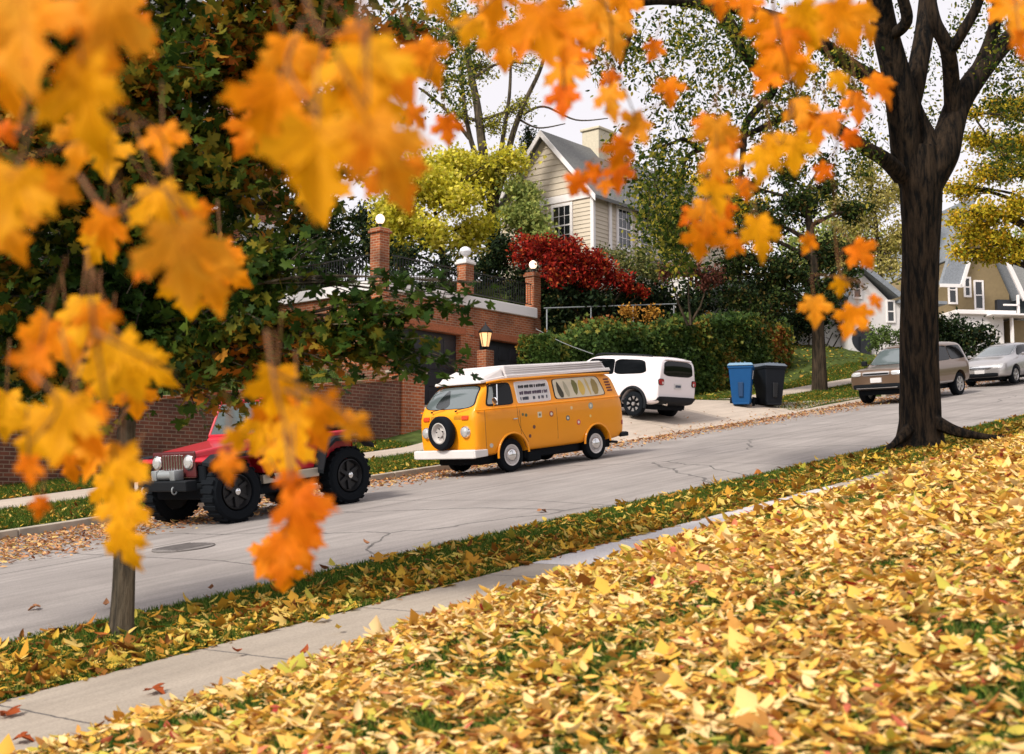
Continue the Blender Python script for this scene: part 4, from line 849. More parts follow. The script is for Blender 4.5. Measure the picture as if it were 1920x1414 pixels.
    # round stickers on the side
    for x, z, r, c, lb in ((1.83, .57, .045, (.55, .50, .42), 'small round white sticker by the front wheel'), (.83, 1.08, .035, (.12, .13, .05), 'dark green arrow sticker'), (.92, 1.10, .03, (.14, .14, .05), None), (.44, 1.06, .058, (.70, .62, .42), 'cream square sticker'), (.10, 1.05, .062, (.40, .10, .03), 'brown emblem sticker'), (.63, .83, .038, (.13, .05, .03), None), (.76, .66, .036, (.14, .04, .03), None), (-.38, .93, .055, (.12, .14, .12), 'dark round sticker'), (-.70, .82, .058, (.62, .10, .08), 'red round sticker'), (-.52, 1.13, .035, (.80, .60, .30), None), (-1.12, 1.13, .07, (.35, .38, .30), None), (-1.08, .92, .03, (.80, .55, .15), None)):
        h = tr.ray_cast(Vector((x, 4, z)), Vector((0, -1, 0)))[0]
        if h is None: continue
        q = MB()
        if lb and 'square' in lb: q.box(x - r, h.y - .004, z - r, x + r, h.y + .004, z + r, .003)
        else: q.lathe([(-.004, r), (.004, r)], (x, h.y, z), 'y', 18)
        o = q.build('sticker', plain('sticker_ink_%d' % int(abs(x) * 100), c, .5), T)
        if lb: o['label'] = lb
        if r > .05:
            q = MB(); q.lathe([(.003, r * .5), (.006, r * .5)], (x, h.y, z), 'y', 14); q.build('sticker_mark', plain('sticker_mark_%d' % int(abs(x) * 100), [(.75, .70, .6), (.2, .15, .1)][int(c[0] > .5 and c[1] > .4)], .5), o)
    for sg_, v_ in ((1, 'L'), (-1, 'R')): panel('tail_light', tr, [(-2.10, .66), (-2.18, .66), (-2.18, .76), (-2.10, .76)], v_, 'redlens', T, .012, 0, .1)
    return T
van()

# --- red off-road car
def jeep():
    T = thing('offroad_car', 'red open-topped off-road car with huge black mud tyres and a front winch', 'car')
    T.matrix_world = street_mat(12.72, 15.62, .0, math.pi) @ Matrix.Scale(.94, 4)
    r = .475; q = MB()
    q.hexa([(-1.42, -.76, .66), (.36, -.76, .66), (.36, .76, .66), (-1.42, .76, .66), (-1.42, -.76, 1.24), (.36, -.76, 1.24), (.36, .76, 1.24), (-1.42, .76, 1.24)], .04, 3); q.build('tub', 'red', T)
    q = MB(); q.hexa([(.362, -.66, .72), (1.62, -.52, .78), (1.62, .52, .78), (.362, .66, .72), (.362, -.66, 1.27), (1.62, -.50, 1.14), (1.62, .50, 1.14), (.362, .66, 1.27)], .035, 3); q.build('hood', 'red', T)
    q = MB(); q.hexa([(.30, -.72, 1.24), (.50, -.70, 1.24), (.50, .70, 1.24), (.30, .72, 1.24), (.28, -.70, 1.33), (.46, -.68, 1.30), (.46, .68, 1.30), (.28, .70, 1.33)], .02, 2); q.build('cowl', 'red', T)
    for sg_ in (1, -1):
        q = MB(); y0, y1 = sorted((sg_ * .50, sg_ * .86)); q.hexa([(.62, y0, .98), (1.66, y0, .98), (1.66, y1, .97), (.62, y1, .98), (.62, y0, 1.05), (1.64, y0, 1.05), (1.64, y1, 1.03), (.62, y1, 1.05)], .02, 2); q.hexa([(.60, y0, .70), (.70, y0, .98), (.70, y1, .98), (.60, y1, .70), (.52, y0, .70), (.62, y0, 1.04), (.62, y1, 1.04), (.52, y1, .70)], .01); q.build('front_fender', 'red', T)
        q = MB(); pts = [(.48, .62), (.62, .96), (.78, 1.04), (1.55, 1.04), (1.72, .94)]; y0, y1 = sorted((sg_ * .80, sg_ * .98))
        for (a0, c0), (a1, c1) in zip(pts, pts[1:]): q.hexa([(a0, y0, c0), (a1, y0, c1), (a1, y1, c1 - .03), (a0, y1, c0 - .03), (a0, y0, c0 + .045), (a1, y0, c1 + .045), (a1, y1, c1 + .02), (a0, y1, c0 + .02)])
        q.build('fender_flare', 'black', T)
        q = MB(); pts = [(-.52, .60), (-.66, .98), (-.85, 1.10), (-1.5, 1.10), (-1.72, .92)]; y0, y1 = sorted((sg_ * .74, sg_ * .99))
        for (a0, c0), (a1, c1) in zip(pts, pts[1:]): q.hexa([(a0, y0, c0), (a1, y0, c1), (a1, y1, c1 - .03), (a0, y1, c0 - .03), (a0, y0, c0 + .06), (a1, y0, c1 + .06), (a1, y1, c1 + .03), (a0, y1, c0 + .03)])
        q.build('fender_flare', 'black', T)
        q = MB(); y0, y1 = sorted((sg_ * .765, sg_ * .86)); q.box(-.55, y0, .53, .62, y1, .67, .012, 2); q.build('rocker_guard', plain('sand_rocker', (.42, .37, .30), .4, metal=.3), T)
    q = MB(); q.box(-1.5, -.60, .40, 1.6, .60, .66, .02); q.box(.2, -.75, .36, .9, .75, .5, .02); q.tube([(1.185, -.7, .47), (1.185, .7, .47)], .05, 10); q.tube([(-1.185, -.7, .47), (-1.185, .7, .47)], .05, 10)
    for x in (-1.185, 1.185):
        q.box(x - .42, -.70, .66, x + .42, .70, .94, .02)
    q.build('underbody', 'rubber', T)
    for x in (1.185, -1.185):
        for sg_ in (1, -1): wheel(T, x, sg_ * .93, r, sg_, r, .32, 'mud', M['iron'])
    g = MB(); g.box(1.622, -.545, .74, 1.665, .545, 1.155, .03, 3); gr = g.build('grille', plain('dark_red_grille_surround', (.09, .016, .018), .3, coat=.6), T)
    g = MB()
    for k in range(8): g.box(1.663, -.265 + k * .07, .80, 1.680, -.235 + k * .07, 1.10, .004)
    g.build('grille_bars', 'chrome', gr)
    for sg_ in (1, -1):
        q = MB(); q.lathe([(-.02, .115), (.02, .118), (.03, .105)], (1.663, sg_ * .405, .985), 'x', 26); hl = q.build('headlight', 'chrome', T, True)
        q = MB(); q.lathe([(.02, .10), (.045, .085), (.058, .04), (.06, .01)], (1.663, sg_ * .405, .985), 'x', 24); q.build('lens', 'lens', hl, True)
    q = MB(); q.box(1.70, -.62, .56, 1.92, .62, .72, .02, 2); bp_ = q.build('front_bumper', 'black', T)
    q = MB(); q.tube([(1.79, -.17, .80), (1.79, .17, .80)], .075, 16); q.box(1.70, -.30, .722, 1.88, -.17, .88, .015, 2); q.box(1.70, .17, .722, 1.88, .30, .88, .015, 2); q.build('winch', 'steel', T, True)
    for y in (-.42, .36):
        q = MB(); q.tube([Vector((1.94 + .045 * math.sin(a), y, .58 + .055 * math.cos(a))) for a in np.linspace(.3, 5.6, 12)], .012, 6); q.build('tow_hook', 'steel', T)
    q = MB(); q.hexa([(.34, -.70, 1.31), (.42, -.70, 1.31), (.42, .70, 1.31), (.34, .70, 1.31), (.10, -.64, 1.84), (.17, -.64, 1.84), (.17, .64, 1.84), (.10, .64, 1.84)], .02, 2)
    ws = q.build('windscreen', 'glassw', T)
    q = MB()
    c4 = [(.40, -.71, 1.31), (.40, .71, 1.31), (.15, .65, 1.85), (.15, -.65, 1.85)]
    for a, c in zip(c4, c4[1:] + c4[:1]): q.tube([a, c], .035, 8)
    q.build('windscreen_frame', 'red', ws)
    q = MB()
    for y in (-.62, .62): q.tube(catmull([(-.28, y, 1.2), (-.30, y, 1.68), (-.40, y * .95, 1.74), (-1.30, y, 1.28)], 5), .032, 8); q.tube([(-.30, y * .97, 1.73), (.13, y, 1.82)], .025, 8)
    q.tube([(-.33, -.6, 1.73), (-.33, .6, 1.73)], .032, 8); q.build('roll_cage', 'black', T, True)
    for y in (-.34, .34):
        q = MB(); q.box(-.45, y - .22, 1.0, .05, y + .22, 1.16, .05, 2); q.hexa([(-.52, y - .2, 1.1), (-.38, y - .2, 1.1), (-.38, y + .2, 1.1), (-.52, y + .2, 1.1), (-.66, y - .17, 1.62), (-.54, y - .17, 1.62), (-.54, y + .17, 1.62), (-.66, y + .17, 1.62)], .04, 2); q.build('seat', 'black', T)
    q = MB(); q.lathe([(-.02, .30), (-.02, .42), (-.08, .46), (-.22, .46), (-.29, .42), (-.29, .05)], (-1.43, 0, 1.10), 'x', 36); q.build('spare_wheel', 'rubber', T, True)
    q = MB(); q.hexa([(-1.40, -.70, 1.24), (-.72, -.70, 1.24), (-.72, .70, 1.24), (-1.40, .70, 1.24), (-1.36, -.62, 1.46), (-1.0, -.62, 1.50), (-1.0, .62, 1.50), (-1.36, .62, 1.46)], .07, 3); q.build('folded_top', 'black', T, True)
    q = MB(); q.box(-1.50, .58, .86, -1.42, .70, 1.04, .01); q.box(-1.50, -.70, .86, -1.42, -.58, 1.04, .01); q.build('tail_light', 'redlens', T)
jeep()

# --- white compact SUV in the driveway, tail towards us
def suv():
    T = thing('white_suv', 'white compact SUV parked nose-in on the driveway behind the orange camper van', 'SUV')
    m = street_mat(29.7, 20.9, 0, math.pi / 2, False); T.matrix_world = m
    zr = gz(29.7, 19.55) + .03; zf = gz(29.7, 22.2) + .03
    X = (V * 2.57 + Vector((0, 0, zf - zr))).normalized(); Yv = Vector((-U.x, -U.y, -.03)).normalized(); Z = X.cross(Yv); Yv = Z.cross(X)
    m = Matrix((X, Yv, Z)).transposed().to_4x4(); m.translation = Vector((U.x * 29.75 + V.x * 20.85, U.y * 29.75 + V.y * 20.85, (zr + zf) / 2)); T.matrix_world = m @ Matrix.Rotation(R(-3), 4, 'Z') @ Matrix.Scale(1.0, 4)
    st = [(-2.13, .80, .50, 1.04, 1.16, .72), (-2.12, .88, .44, 1.09, 1.50, .77), (-2.06, .90, .40, 1.11, 1.66, .79), (-1.95, .90, .36, 1.12, 1.69, .79), (-1.5, .90, .32, 1.10, 1.695, .79), (-.6, .90, .30, 1.07, 1.695, .79), (.2, .90, .30, 1.05, 1.68, .78), (.55, .90, .30, 1.04, 1.58, .75), (1.05, .90, .30, 1.04, 1.16, .74), (1.3, .90, .32, .98, 1.08, .72), (1.85, .88, .36, .90, 1.01, .68), (2.05, .80, .40, .82, .92, .60), (2.10, .70, .46, .76, .82, .5)]
    B = loft_body('body', st, 'whitecar', T, 2, [(1.285, .36, .40, 0), (-1.285, .36, .40, 0)]); tr = bvh_of(B)
    for x in (1.285, -1.285):
        for sg_ in (1, -1): wheel(T, x, sg_ * .875, .345, sg_, .345, .21, 'two', M['silver'])
    q = MB(); q.box(-1.9, -.65, .22, 1.9, .65, .60, .03); q.build('underbody', 'rubber', T)
    for sg_, vw in ((1, 'L'), (-1, 'R')):
        glazed(tr, [(-1.66, 1.21), (-.55, 1.13), (-.55, 1.56), (-1.54, 1.57)], vw, T, 'glassd', 'black', .015, .14, 'side_window'); glazed(tr, [(-.50, 1.13), (.68, 1.10), (.36, 1.54), (-.50, 1.56)], vw, T, 'glassd', 'black', .015, .06, 'side_window')
        for x in (1.285, -1.285): b = MB(); arc_tube(b, x, .36, .44, sg_ * .895, R(-14), R(194), .045); b.build('arch_cladding', 'black', T, True)
        panel('sill_cladding', tr, [(-.86, .31), (.86, .31), (.86, .46), (-.86, .46)], vw, 'black', T, .015, 0, .04)
        q = MB(); y = sg_ * .60; q.tube(catmull([(-1.62, y, 1.66), (-1.5, y, 1.70), (0, y, 1.71), (.35, y, 1.64)], 5), .022, 8); q.build('roof_rail', 'black', T, True)
        tl = panel('tail_light', tr, [(sg_ * .66, .90), (sg_ * .87, .90), (sg_ * .87, 1.08), (sg_ * .66, 1.08)], 'B', 'black', T, .02, 0, .2)
        panel('red_lens', tr, [(sg_ * .675, .915), (sg_ * .86, .915), (sg_ * .86, 1.065), (sg_ * .675, 1.065)], 'B', 'redlens', tl, .028, 0, .2); panel('cross_lens', tr, [(sg_ * .70, .93), (sg_ * .745, .93), (sg_ * .745, 1.0), (sg_ * .70, 1.0)], 'B', 'white', tl, .034, 0, .2)
    glazed(tr, [(-.66, 1.17), (.66, 1.17), (.60, 1.57), (-.60, 1.57)], 'B', T, 'glassd', 'black', .03, .14, 'rear_window')
    q = MB(); q.hexa([(-2.13, -.60, 1.60), (-1.9, -.62, 1.62), (-1.9, .62, 1.62), (-2.13, .60, 1.60), (-2.12, -.60, 1.63), (-1.9, -.62, 1.67), (-1.9, .62, 1.67), (-2.12, .60, 1.63)], .01, 2); q.build('spoiler', 'whitecar', T)
    panel('rear_bumper', tr, [(-.86, .36), (.86, .36), (.86, .60), (-.86, .60)], 'B', 'black', T, .05, 0, .06)
    pl = panel('number_plate', tr, [(-.17, .82), (.17, .82), (.17, .97), (-.17, .97)], 'B', 'plate', T, .02, 0, .02)
    q = MB(); h = tr.ray_cast(Vector((-5, 0, .9)), Vector((1, 0, 0)))[0].x - .026
    for k in range(6): q.box(h, -.12 + k * .043, .86, h + .004, -.09 + k * .043, .93)
    q.build('plate_letters', plain('plate_ink', (.05, .07, .12), .6), pl)
    q = MB(); q.tube([(-2.0, .5, .40), (-2.17, .5, .38)], .035, 10); q.build('exhaust', 'chrome', T)
suv()

# --- bronze SUV and silver sedan farther up the street
def tan_suv():
    T = thing('bronze_suv', 'bronze brown boxy SUV facing downhill, half hidden by the elm trunk', 'SUV'); T.matrix_world = street_mat(39.9, 16.1, float(e_road(39.9, 16.1)), math.pi * 175 / 180)
    st = [(-2.36, .78, .55, 1.02, 1.10, .6), (-2.32, .92, .48, 1.12, 1.42, .68), (-2.18, .98, .44, 1.14, 1.76, .72), (-1.9, .99, .42, 1.14, 1.82, .74), (-.5, .99, .42, 1.13, 1.84, .75), (.35, .99, .42, 1.12, 1.82, .75), (.68, .99, .42, 1.12, 1.72, .75), (1.22, .985, .42, 1.10, 1.24, .80), (1.4, .98, .42, 1.08, 1.17, .80), (2.1, .96, .44, 1.02, 1.12, .78), (2.30, .92, .46, .96, 1.07, .74), (2.36, .84, .50, .88, .98, .66)]
    B = loft_body('body', st, 'tan', T, 2, [(1.44, .40, .45, 0), (-1.44, .40, .45, 0)]); tr = bvh_of(B)
    for x in (1.44, -1.44):
        for sg_ in (1, -1): wheel(T, x, sg_ * .96, .385, sg_, .385, .25, 'seven', M['silver'])
    q = MB(); q.box(-2.1, -.7, .28, 2.15, .7, .72, .03); q.build('underbody', 'rubber', T)
    for vw in 'LR':
        glazed(tr, [(-2.0, 1.24), (-.95, 1.22), (-.95, 1.66), (-1.92, 1.66)], vw, T, 'glassd', 'black', .02, .06, 'side_window'); glazed(tr, [(-.88, 1.22), (.08, 1.20), (.08, 1.67), (-.88, 1.66)], vw, T, 'glassd', 'black', .02, .05, 'side_window'); glazed(tr, [(.15, 1.20), (1.02, 1.18), (.62, 1.64), (.15, 1.67)], vw, T, 'glassd', 'black', .02, .05, 'side_window')
        panel('sill', tr, [(-.92, .43), (.92, .43), (.92, .53), (-.92, .53)], vw, 'silver', T, .02, 0, .04)
    glazed(tr, [(-.78, 1.21), (.78, 1.21), (.66, 1.70), (-.66, 1.70)], 'F', T, 'glassw', 'black', .02, .08, 'windscreen')
    g = panel('grille', tr, [(-.46, .90), (.46, .90), (.46, 1.02), (-.46, 1.02)], 'F', 'silver', T, .02, 0, .08)
    panel('grille_slots', tr, [(-.43, .925), (.43, .925), (.43, .975), (-.43, .975)], 'F', 'black', g, .028, 0, .08)
    for sg_ in (1, -1):
        hl = panel('headlight', tr, [(sg_ * .52, .90), (sg_ * .86, .90), (sg_ * .86, 1.03), (sg_ * .52, 1.03)], 'F', 'lens', T, .02, 0, .15)
        q = MB(); q.tube([(.98, sg_ * .96, 1.22), (.98, sg_ * 1.05, 1.26)], .02, 6); q.box(.93, sg_ * 1.12 - .09, 1.20, 1.03, sg_ * 1.12 + .09, 1.36, .03, 3); q.build('door_mirror', 'black', T)
    panel('lower_grille', tr, [(-.80, .47), (.80, .47), (.80, .64), (-.80, .64)], 'F', 'black', T, .03, 0, .06); q = MB(); q.box(2.32, -.7, .50, 2.37, .7, .525, .006); q.build('skid_trim', 'silver', T)
    pl = panel('number_plate', tr, [(-.19, .68), (.19, .68), (.19, .83), (-.19, .83)], 'F', 'plate', T, .035, 0, .02)
tan_suv()
def sedan():
    T = thing('silver_sedan', 'silver sedan parked uphill behind the bronze SUV at the right edge', 'car'); T.matrix_world = street_mat(47.1, 15.4, float(e_road(47.1, 15.4)), math.pi * 175 / 180)
    st = [(-2.35, .62, .42, .84, .92, .5), (-2.30, .84, .34, .94, 1.04, .62), (-2.0, .90, .28, .97, 1.08, .70), (-1.5, .91, .26, .98, 1.20, .66), (-.9, .91, .25, .98, 1.42, .60), (-.2, .91, .25, .97, 1.47, .60), (.35, .91, .25, .96, 1.42, .62), (1.15, .91, .25, .94, 1.05, .70), (1.4, .91, .26, .90, .99, .70), (2.0, .89, .28, .80, .90, .66), (2.25, .84, .30, .70, .80, .60), (2.36, .70, .36, .62, .68, .5)]
    B = loft_body('body', st, 'silver', T, 2, [(1.38, .34, .38, 0), (-1.38, .34, .38, 0)]); tr = bvh_of(B)
    for x in (1.38, -1.38):
        for sg_ in (1, -1): wheel(T, x, sg_ * .89, .33, sg_, .33, .21, 'five', M['silver'])
    q = MB(); q.box(-2.1, -.62, .18, 2.1, .62, .60, .03); q.build('underbody', 'rubber', T)
    for vw in 'LR': glazed(tr, [(-1.35, 1.04), (-.25, 1.03), (-.25, 1.36), (-.95, 1.34)], vw, T, 'glassd', 'black', .02, .08, 'side_window'); glazed(tr, [(-.18, 1.03), (1.0, 1.02), (.40, 1.34), (-.18, 1.37)], vw, T, 'glassd', 'black', .02, .06, 'side_window')
    glazed(tr, [(-.70, 1.04), (.70, 1.04), (.55, 1.37), (-.55, 1.37)], 'F', T, 'glassw', 'black', .02, .08, 'windscreen')
    g = panel('grille', tr, [(-.40, .60), (.40, .60), (.44, .72), (-.44, .72)], 'F', 'chrome', T, .012, 0, .1); panel('grille_slots', tr, [(-.38, .635), (.38, .635), (.38, .655), (-.38, .655)], 'F', 'black', g, .02, 0, .1)
    panel('lower_grille', tr, [(-.62, .32), (.62, .32), (.66, .46), (-.66, .46)], 'F', 'black', T, .02, 0, .1); panel('number_plate', tr, [(-.18, .45), (.18, .45), (.18, .57), (-.18, .57)], 'F', 'plate', T, .03, 0, .02)
    for sg_ in (1, -1):
        panel('headlight', tr, [(sg_ * .48, .60), (sg_ * .80, .62), (sg_ * .80, .77), (sg_ * .50, .73)], 'F', 'lens', T, .012, 0, .15)
        q = MB(); q.tube([(.9, sg_ * .84, 1.02), (.9, sg_ * .95, 1.05)], .015, 6); q.box(.85, sg_ * 1.0 - .07, .99, .93, sg_ * 1.0 + .07, 1.10, .03, 3); q.build('door_mirror', 'silver', T)
sedan()

# --- wheeled bins
def on_ground(x, y):
    d0 = pix(x, y, 1) - Vector((0, 0, H))
    for D in np.arange(15, 90, .05):
        w_ = Vector((0, 0, H)) + d0 * D; s_, t_ = w_.dot(U), w_.dot(V)
        e_ = float(e_far(np.array(s_), np.array(t_))) if t_ > 18.1 else (float(e_road(s_, t_)) if t_ > 9.4 else float(e_near(s_, t_)))
        if w_.z < INC * s_ + e_ + .02: break
    return w_, D
def wbin(x, y, D, body, lid, label, rot):
    p, D = on_ground(x, y); T = thing('wheeled_bin', label, 'bin', p, (0, 0, YAW + rot), group='wheeled bins at the end of the driveway'); hh = 1.16; T.scale = (D * .0290,) * 3
    b = MB(); b.hexa([(-.24, -.28, .06), (.24, -.28, .06), (.24, .24, .06), (-.24, .24, .06), (-.32, -.38, hh - .12), (.32, -.38, hh - .12), (.32, .34, hh - .12), (-.32, .34, hh - .12)], .03, 3)
    b.hexa([(-.335, -.395, hh - .16), (.335, -.395, hh - .16), (.335, .355, hh - .16), (-.335, .355, hh - .16), (-.345, -.40, hh - .09), (.345, -.40, hh - .09), (.345, .36, hh - .09), (-.345, .36, hh - .09)], .012, 2); b.box(-.22, -.30, .02, .22, -.1, .08, .01)
    B = b.build('bin_body', body, T)
    b = MB(); b.hexa([(-.06, -.338, .22), (.06, -.338, .22), (.06, -.25, .22), (-.06, -.25, .22), (-.075, -.372, .62), (.075, -.372, .62), (.075, -.28, .62), (-.075, -.28, .62)], .012); b.build('front_recess_shade', plain('recess_shade_' + body, [c * .55 for c in M[body].node_tree.nodes['Principled BSDF'].inputs['Base Color'].default_value[:3]], .6), B)  # raised slab in darkened body colour: the recess's shade is painted on
    b = MB(); b.hexa([(-.36, -.43, hh - .087), (.36, -.43, hh - .087), (.36, .38, hh - .087), (-.36, .38, hh - .087), (-.30, -.36, hh - .01), (.30, -.36, hh - .01), (.30, .36, hh + .02), (-.30, .36, hh + .02)], .02, 2)
    for k in (-.12, .0, .12): b.box(k - .012, -.3, hh - .02, k + .012, .3, hh + .02, .004)
    b.build('lid', lid, T)
    b = MB(); b.tube([(-.28, .36, hh - .10), (-.28, .44, hh - .03), (.28, .44, hh - .03), (.28, .36, hh - .10)], .018, 8); b.build('handle', body, T)
    for sg_ in (1, -1):
        b = MB(); b.lathe([(-.03, .13), (.03, .13), (.035, .09), (.035, .02)], (sg_ * .30, .27, .13), 'x', 22, sg_); b.build('wheel', 'rubber', T, True)
    b = MB(); b.box(.317, -.16, .74, .325, .06, .98, 0); st_ = b
    st_.b.free()
    if 'blue' in label:
        b = MB(); v = [(.3, -.14, .72), (.3, .02, .72), (.327, .02, .95), (.327, -.14, .95)]; b.prism([Vector(q_) for q_ in v], (.006, 0, 0)); b.build('label_sticker', 'plate', T)
    return T
wbin(1391, 761, 37.8, 'bluebin', 'binlid', 'blue wheeled bin with paler lid standing left of the black one', -YAW - .25)
wbin(1442, 762, 37.6, 'blackbin', 'blacklid', 'black wheeled bin with dark grey lid right of the blue one', -YAW + .35)
# small white post between the bins
# ------------------------------------------------------------------ trees
def inball(n, c, r, flat=.85):
    d = rng.normal(size=(n, 3)); d /= np.linalg.norm(d, axis=1, keepdims=True); d *= (rng.random(n) ** (1 / 2.2))[:, None]; d[:, 2] *= flat; return np.array(c) + d * r
def tree(name, label, cat, base, trunk, clumps, size, n, tmpl, leafm, barkm='barkb', r0=.15, twig_r=.35, limb_n=1.0, up=.5, group=None, sigma=.09, drop=0.0, seed=0, rough=.0, nseg=10, limbs_from=.45, flare=None, limbr=.35, extra_limbs=()):
    """trunk: points from base up; clumps: (center, radius)"""
    T = thing(name, label, cat, base, group=group); B0 = Vector(base); rr = random.Random(seed)
    tp = [Vector(p) - B0 for p in trunk]; rad = [r0 * (1 - .65 * i / max(1, len(tp) - 1)) for i in range(len(tp))]
    P_, R_ = catmull(tp, 6, rad); b = MB(); b.tube(P_, R_, nseg, True, rough, flare, seed); b.build('trunk', barkm, T, True)
    lb = MB(); allp = []; alls = []
    tot = sum(r ** 2 for c, r in clumps)
    for c, r in clumps:
        c_ = Vector(c) - B0; i0 = int(len(P_) * limbs_from); k = min(range(i0, len(P_)), key=lambda i: (P_[i] - c_).length + 1.2 * max(0, P_[i].z - c_.z + .25 * (P_[i].xy - c_.xy).length)); st_ = P_[k]
        mid = st_.lerp(c_, .5) + Vector((rr.uniform(-.1, .1), rr.uniform(-.1, .1), rr.uniform(0, .18))) * (c_ - st_).length
        rr0 = min(R_[k] * .7, r0 * limbr * (.4 + r)); pl, rl = catmull([st_, mid, c_], 6, [rr0, rr0 * .6, rr0 * .25]); lb.tube(pl, rl, 6)
        m = max(4, int(14 * limb_n * (r / .8))); per = max(3, int(n * r * r / tot / m))
        ends = inball(m, c_, r)
        for e_ in ends:
            q0 = pl[rr.randint(len(pl) // 2, len(pl) - 1)]; e_ = Vector(e_); e_.z -= drop * rr.random() * r
            md = q0.lerp(e_, .5) + Vector((0, 0, .08 * r)); lb.tube([q0, md, e_], [rr0 * .3, rr0 * .2, .004], 4, False)
            tt = rng.random(per) ** .6; L_ = twig_r * r
            pts = np.array(q0)[None] * (1 - tt[:, None]) + np.array(e_)[None] * tt[:, None] + rng.normal(size=(per, 3)) * sigma * np.array([[1, 1, .7]]) * (.6 + r)
            allp.append(pts)
    for pts, r_a, r_b in extra_limbs:
        pl, rl = catmull([Vector(p) - B0 for p in pts], 6, list(np.linspace(r_a, r_b, len(pts)))); lb.tube(pl, rl, 8)
    lb.build('limbs', barkm, T, True)
    A = np.concatenate(allp); k = len(A)
    leaves('crown', A, size * rng.uniform(.6, 1.3, k), rdir(k, up), rng.uniform(0, 6.28, k), tmpl, leafm, T, vary=1.3)
    return T
def pc(x, y, D, r): return (pix(x, y, D), r)
GREEN = [(0, (.012, .026, .006)), (.35, (.030, .060, .012)), (.7, (.060, .10, .018)), (1, (.12, .15, .025))]
m_maple = leafmat('young_maple_leaves', [(0, (.009, .022, .005)), (.32, (.024, .054, .009)), (.52, (.07, .11, .015)), (.68, (.24, .18, .02)), (.80, (.46, .16, .02)), (1, (.46, .10, .03))], .32, .5, .55)
m_elm = leafmat('elm_leaves', [(0, (.014, .034, .006)), (.5, (.05, .085, .012)), (.80, (.20, .21, .03)), (1, (.50, .40, .05))], .45, .6)
m_yel = leafmat('yellow_green_leaves', [(0, (.30, .30, .03)), (.3, (.56, .52, .04)), (.65, (.76, .66, .06)), (.9, (.82, .70, .16)), (1, (.4, .44, .07))], .4, .6)
m_pale = leafmat('pale_green_leaves', [(0, (.14, .20, .05)), (.5, (.30, .36, .10)), (1, (.50, .50, .14))], .35, .6)
m_gold = leafmat('golden_olive_leaves', [(0, (.12, .14, .015)), (.3, (.34, .30, .02)), (.7, (.62, .46, .03)), (1, (.66, .36, .03))], .35, .6)
m_dark = leafmat('dark_evergreen_leaves', [(0, (.006, .012, .006)), (.6, (.014, .028, .010)), (.92, (.035, .055, .016)), (1, (.10, .07, .02))], .12, .6)
m_redl = leafmat('red_shrub_leaves', [(0, (.06, .006, .006)), (.4, (.22, .014, .010)), (.8, (.42, .028, .014)), (1, (.45, .12, .03))], .3, .6)
m_ivy = leafmat('ivy_leaves', [(0, (.018, .040, .010)), (.40, (.045, .085, .018)), (.58, (.09, .14, .028)), (.70, (.24, .20, .03)), (.82, (.28, .10, .02)), (1, (.22, .06, .02))], .2, .5, .38)
m_rust = leafmat('rust_brown_leaves', [(0, (.04, .015, .01)), (.5, (.12, .04, .03)), (1, (.22, .08, .05))], .25, .6)
TQ, TS, TM = T_quad(.6), T_simple(.5, .4, .6), T_maple(True, .3, .5)

# young maple on the verge, the dark green and rust crown that fills the left of the picture
bs = P(5.73, 8.72, -.02)
cl = [(240, 150, 10, 1.4), (500, 80, 10.3, 1.25), (640, 10, 10.6, .8), (765, 45, 10, .33), (90, 300, 10.2, 1.4), (400, 300, 10.6, 1.15), (580, 230, 10.6, .8), (600, 380, 10.4, .32), (300, 480, 10.2, 1.0), (60, 560, 10.2, 1.0), (490, 490, 9.7, .5), (590, 470, 9.5, .26), (470, 590, 9.7, .5), (640, 620, 9.7, .42), (750, 590, 9.6, .36), (830, 560, 9.6, .27), (885, 530, 9.5, .16), (390, 640, 10, .62), (560, 650, 10, .5), (700, 650, 9.8, .42), (800, 665, 9.7, .28), (868, 695, 9.6, .17), (420, 735, 10, .28), (250, 640, 10.3, .75), (90, 690, 10.4, .6), (-120, 200, 10, 1.6), (-180, 520, 10, 1.3), (300, -200, 10, 1.6), (560, -220, 10.4, 1.2), (0, -150, 10.4, 1.6)]
tree('young_maple', 'young maple with slim grey trunk on the near verge and green and rust crown', 'tree', bs, [bs, bs + Vector((.01, 0, .5)), bs + Vector((-.02, .03, 1.5)), bs + Vector((.02, .1, 2.6)), bs + Vector((.12, .2, 4.4)), bs + Vector((.2, .2, 6.2))], [pc(*a) for a in cl], .088, 34000, TM, m_maple, 'barkg', .098, .4, 1.6, .9, sigma=.10, drop=.25, seed=3, limbs_from=.5, rough=.03, flare=lambda f, th: 1 + .28 * math.exp(-f * 26) * (1 + .3 * math.sin(4 * th)))

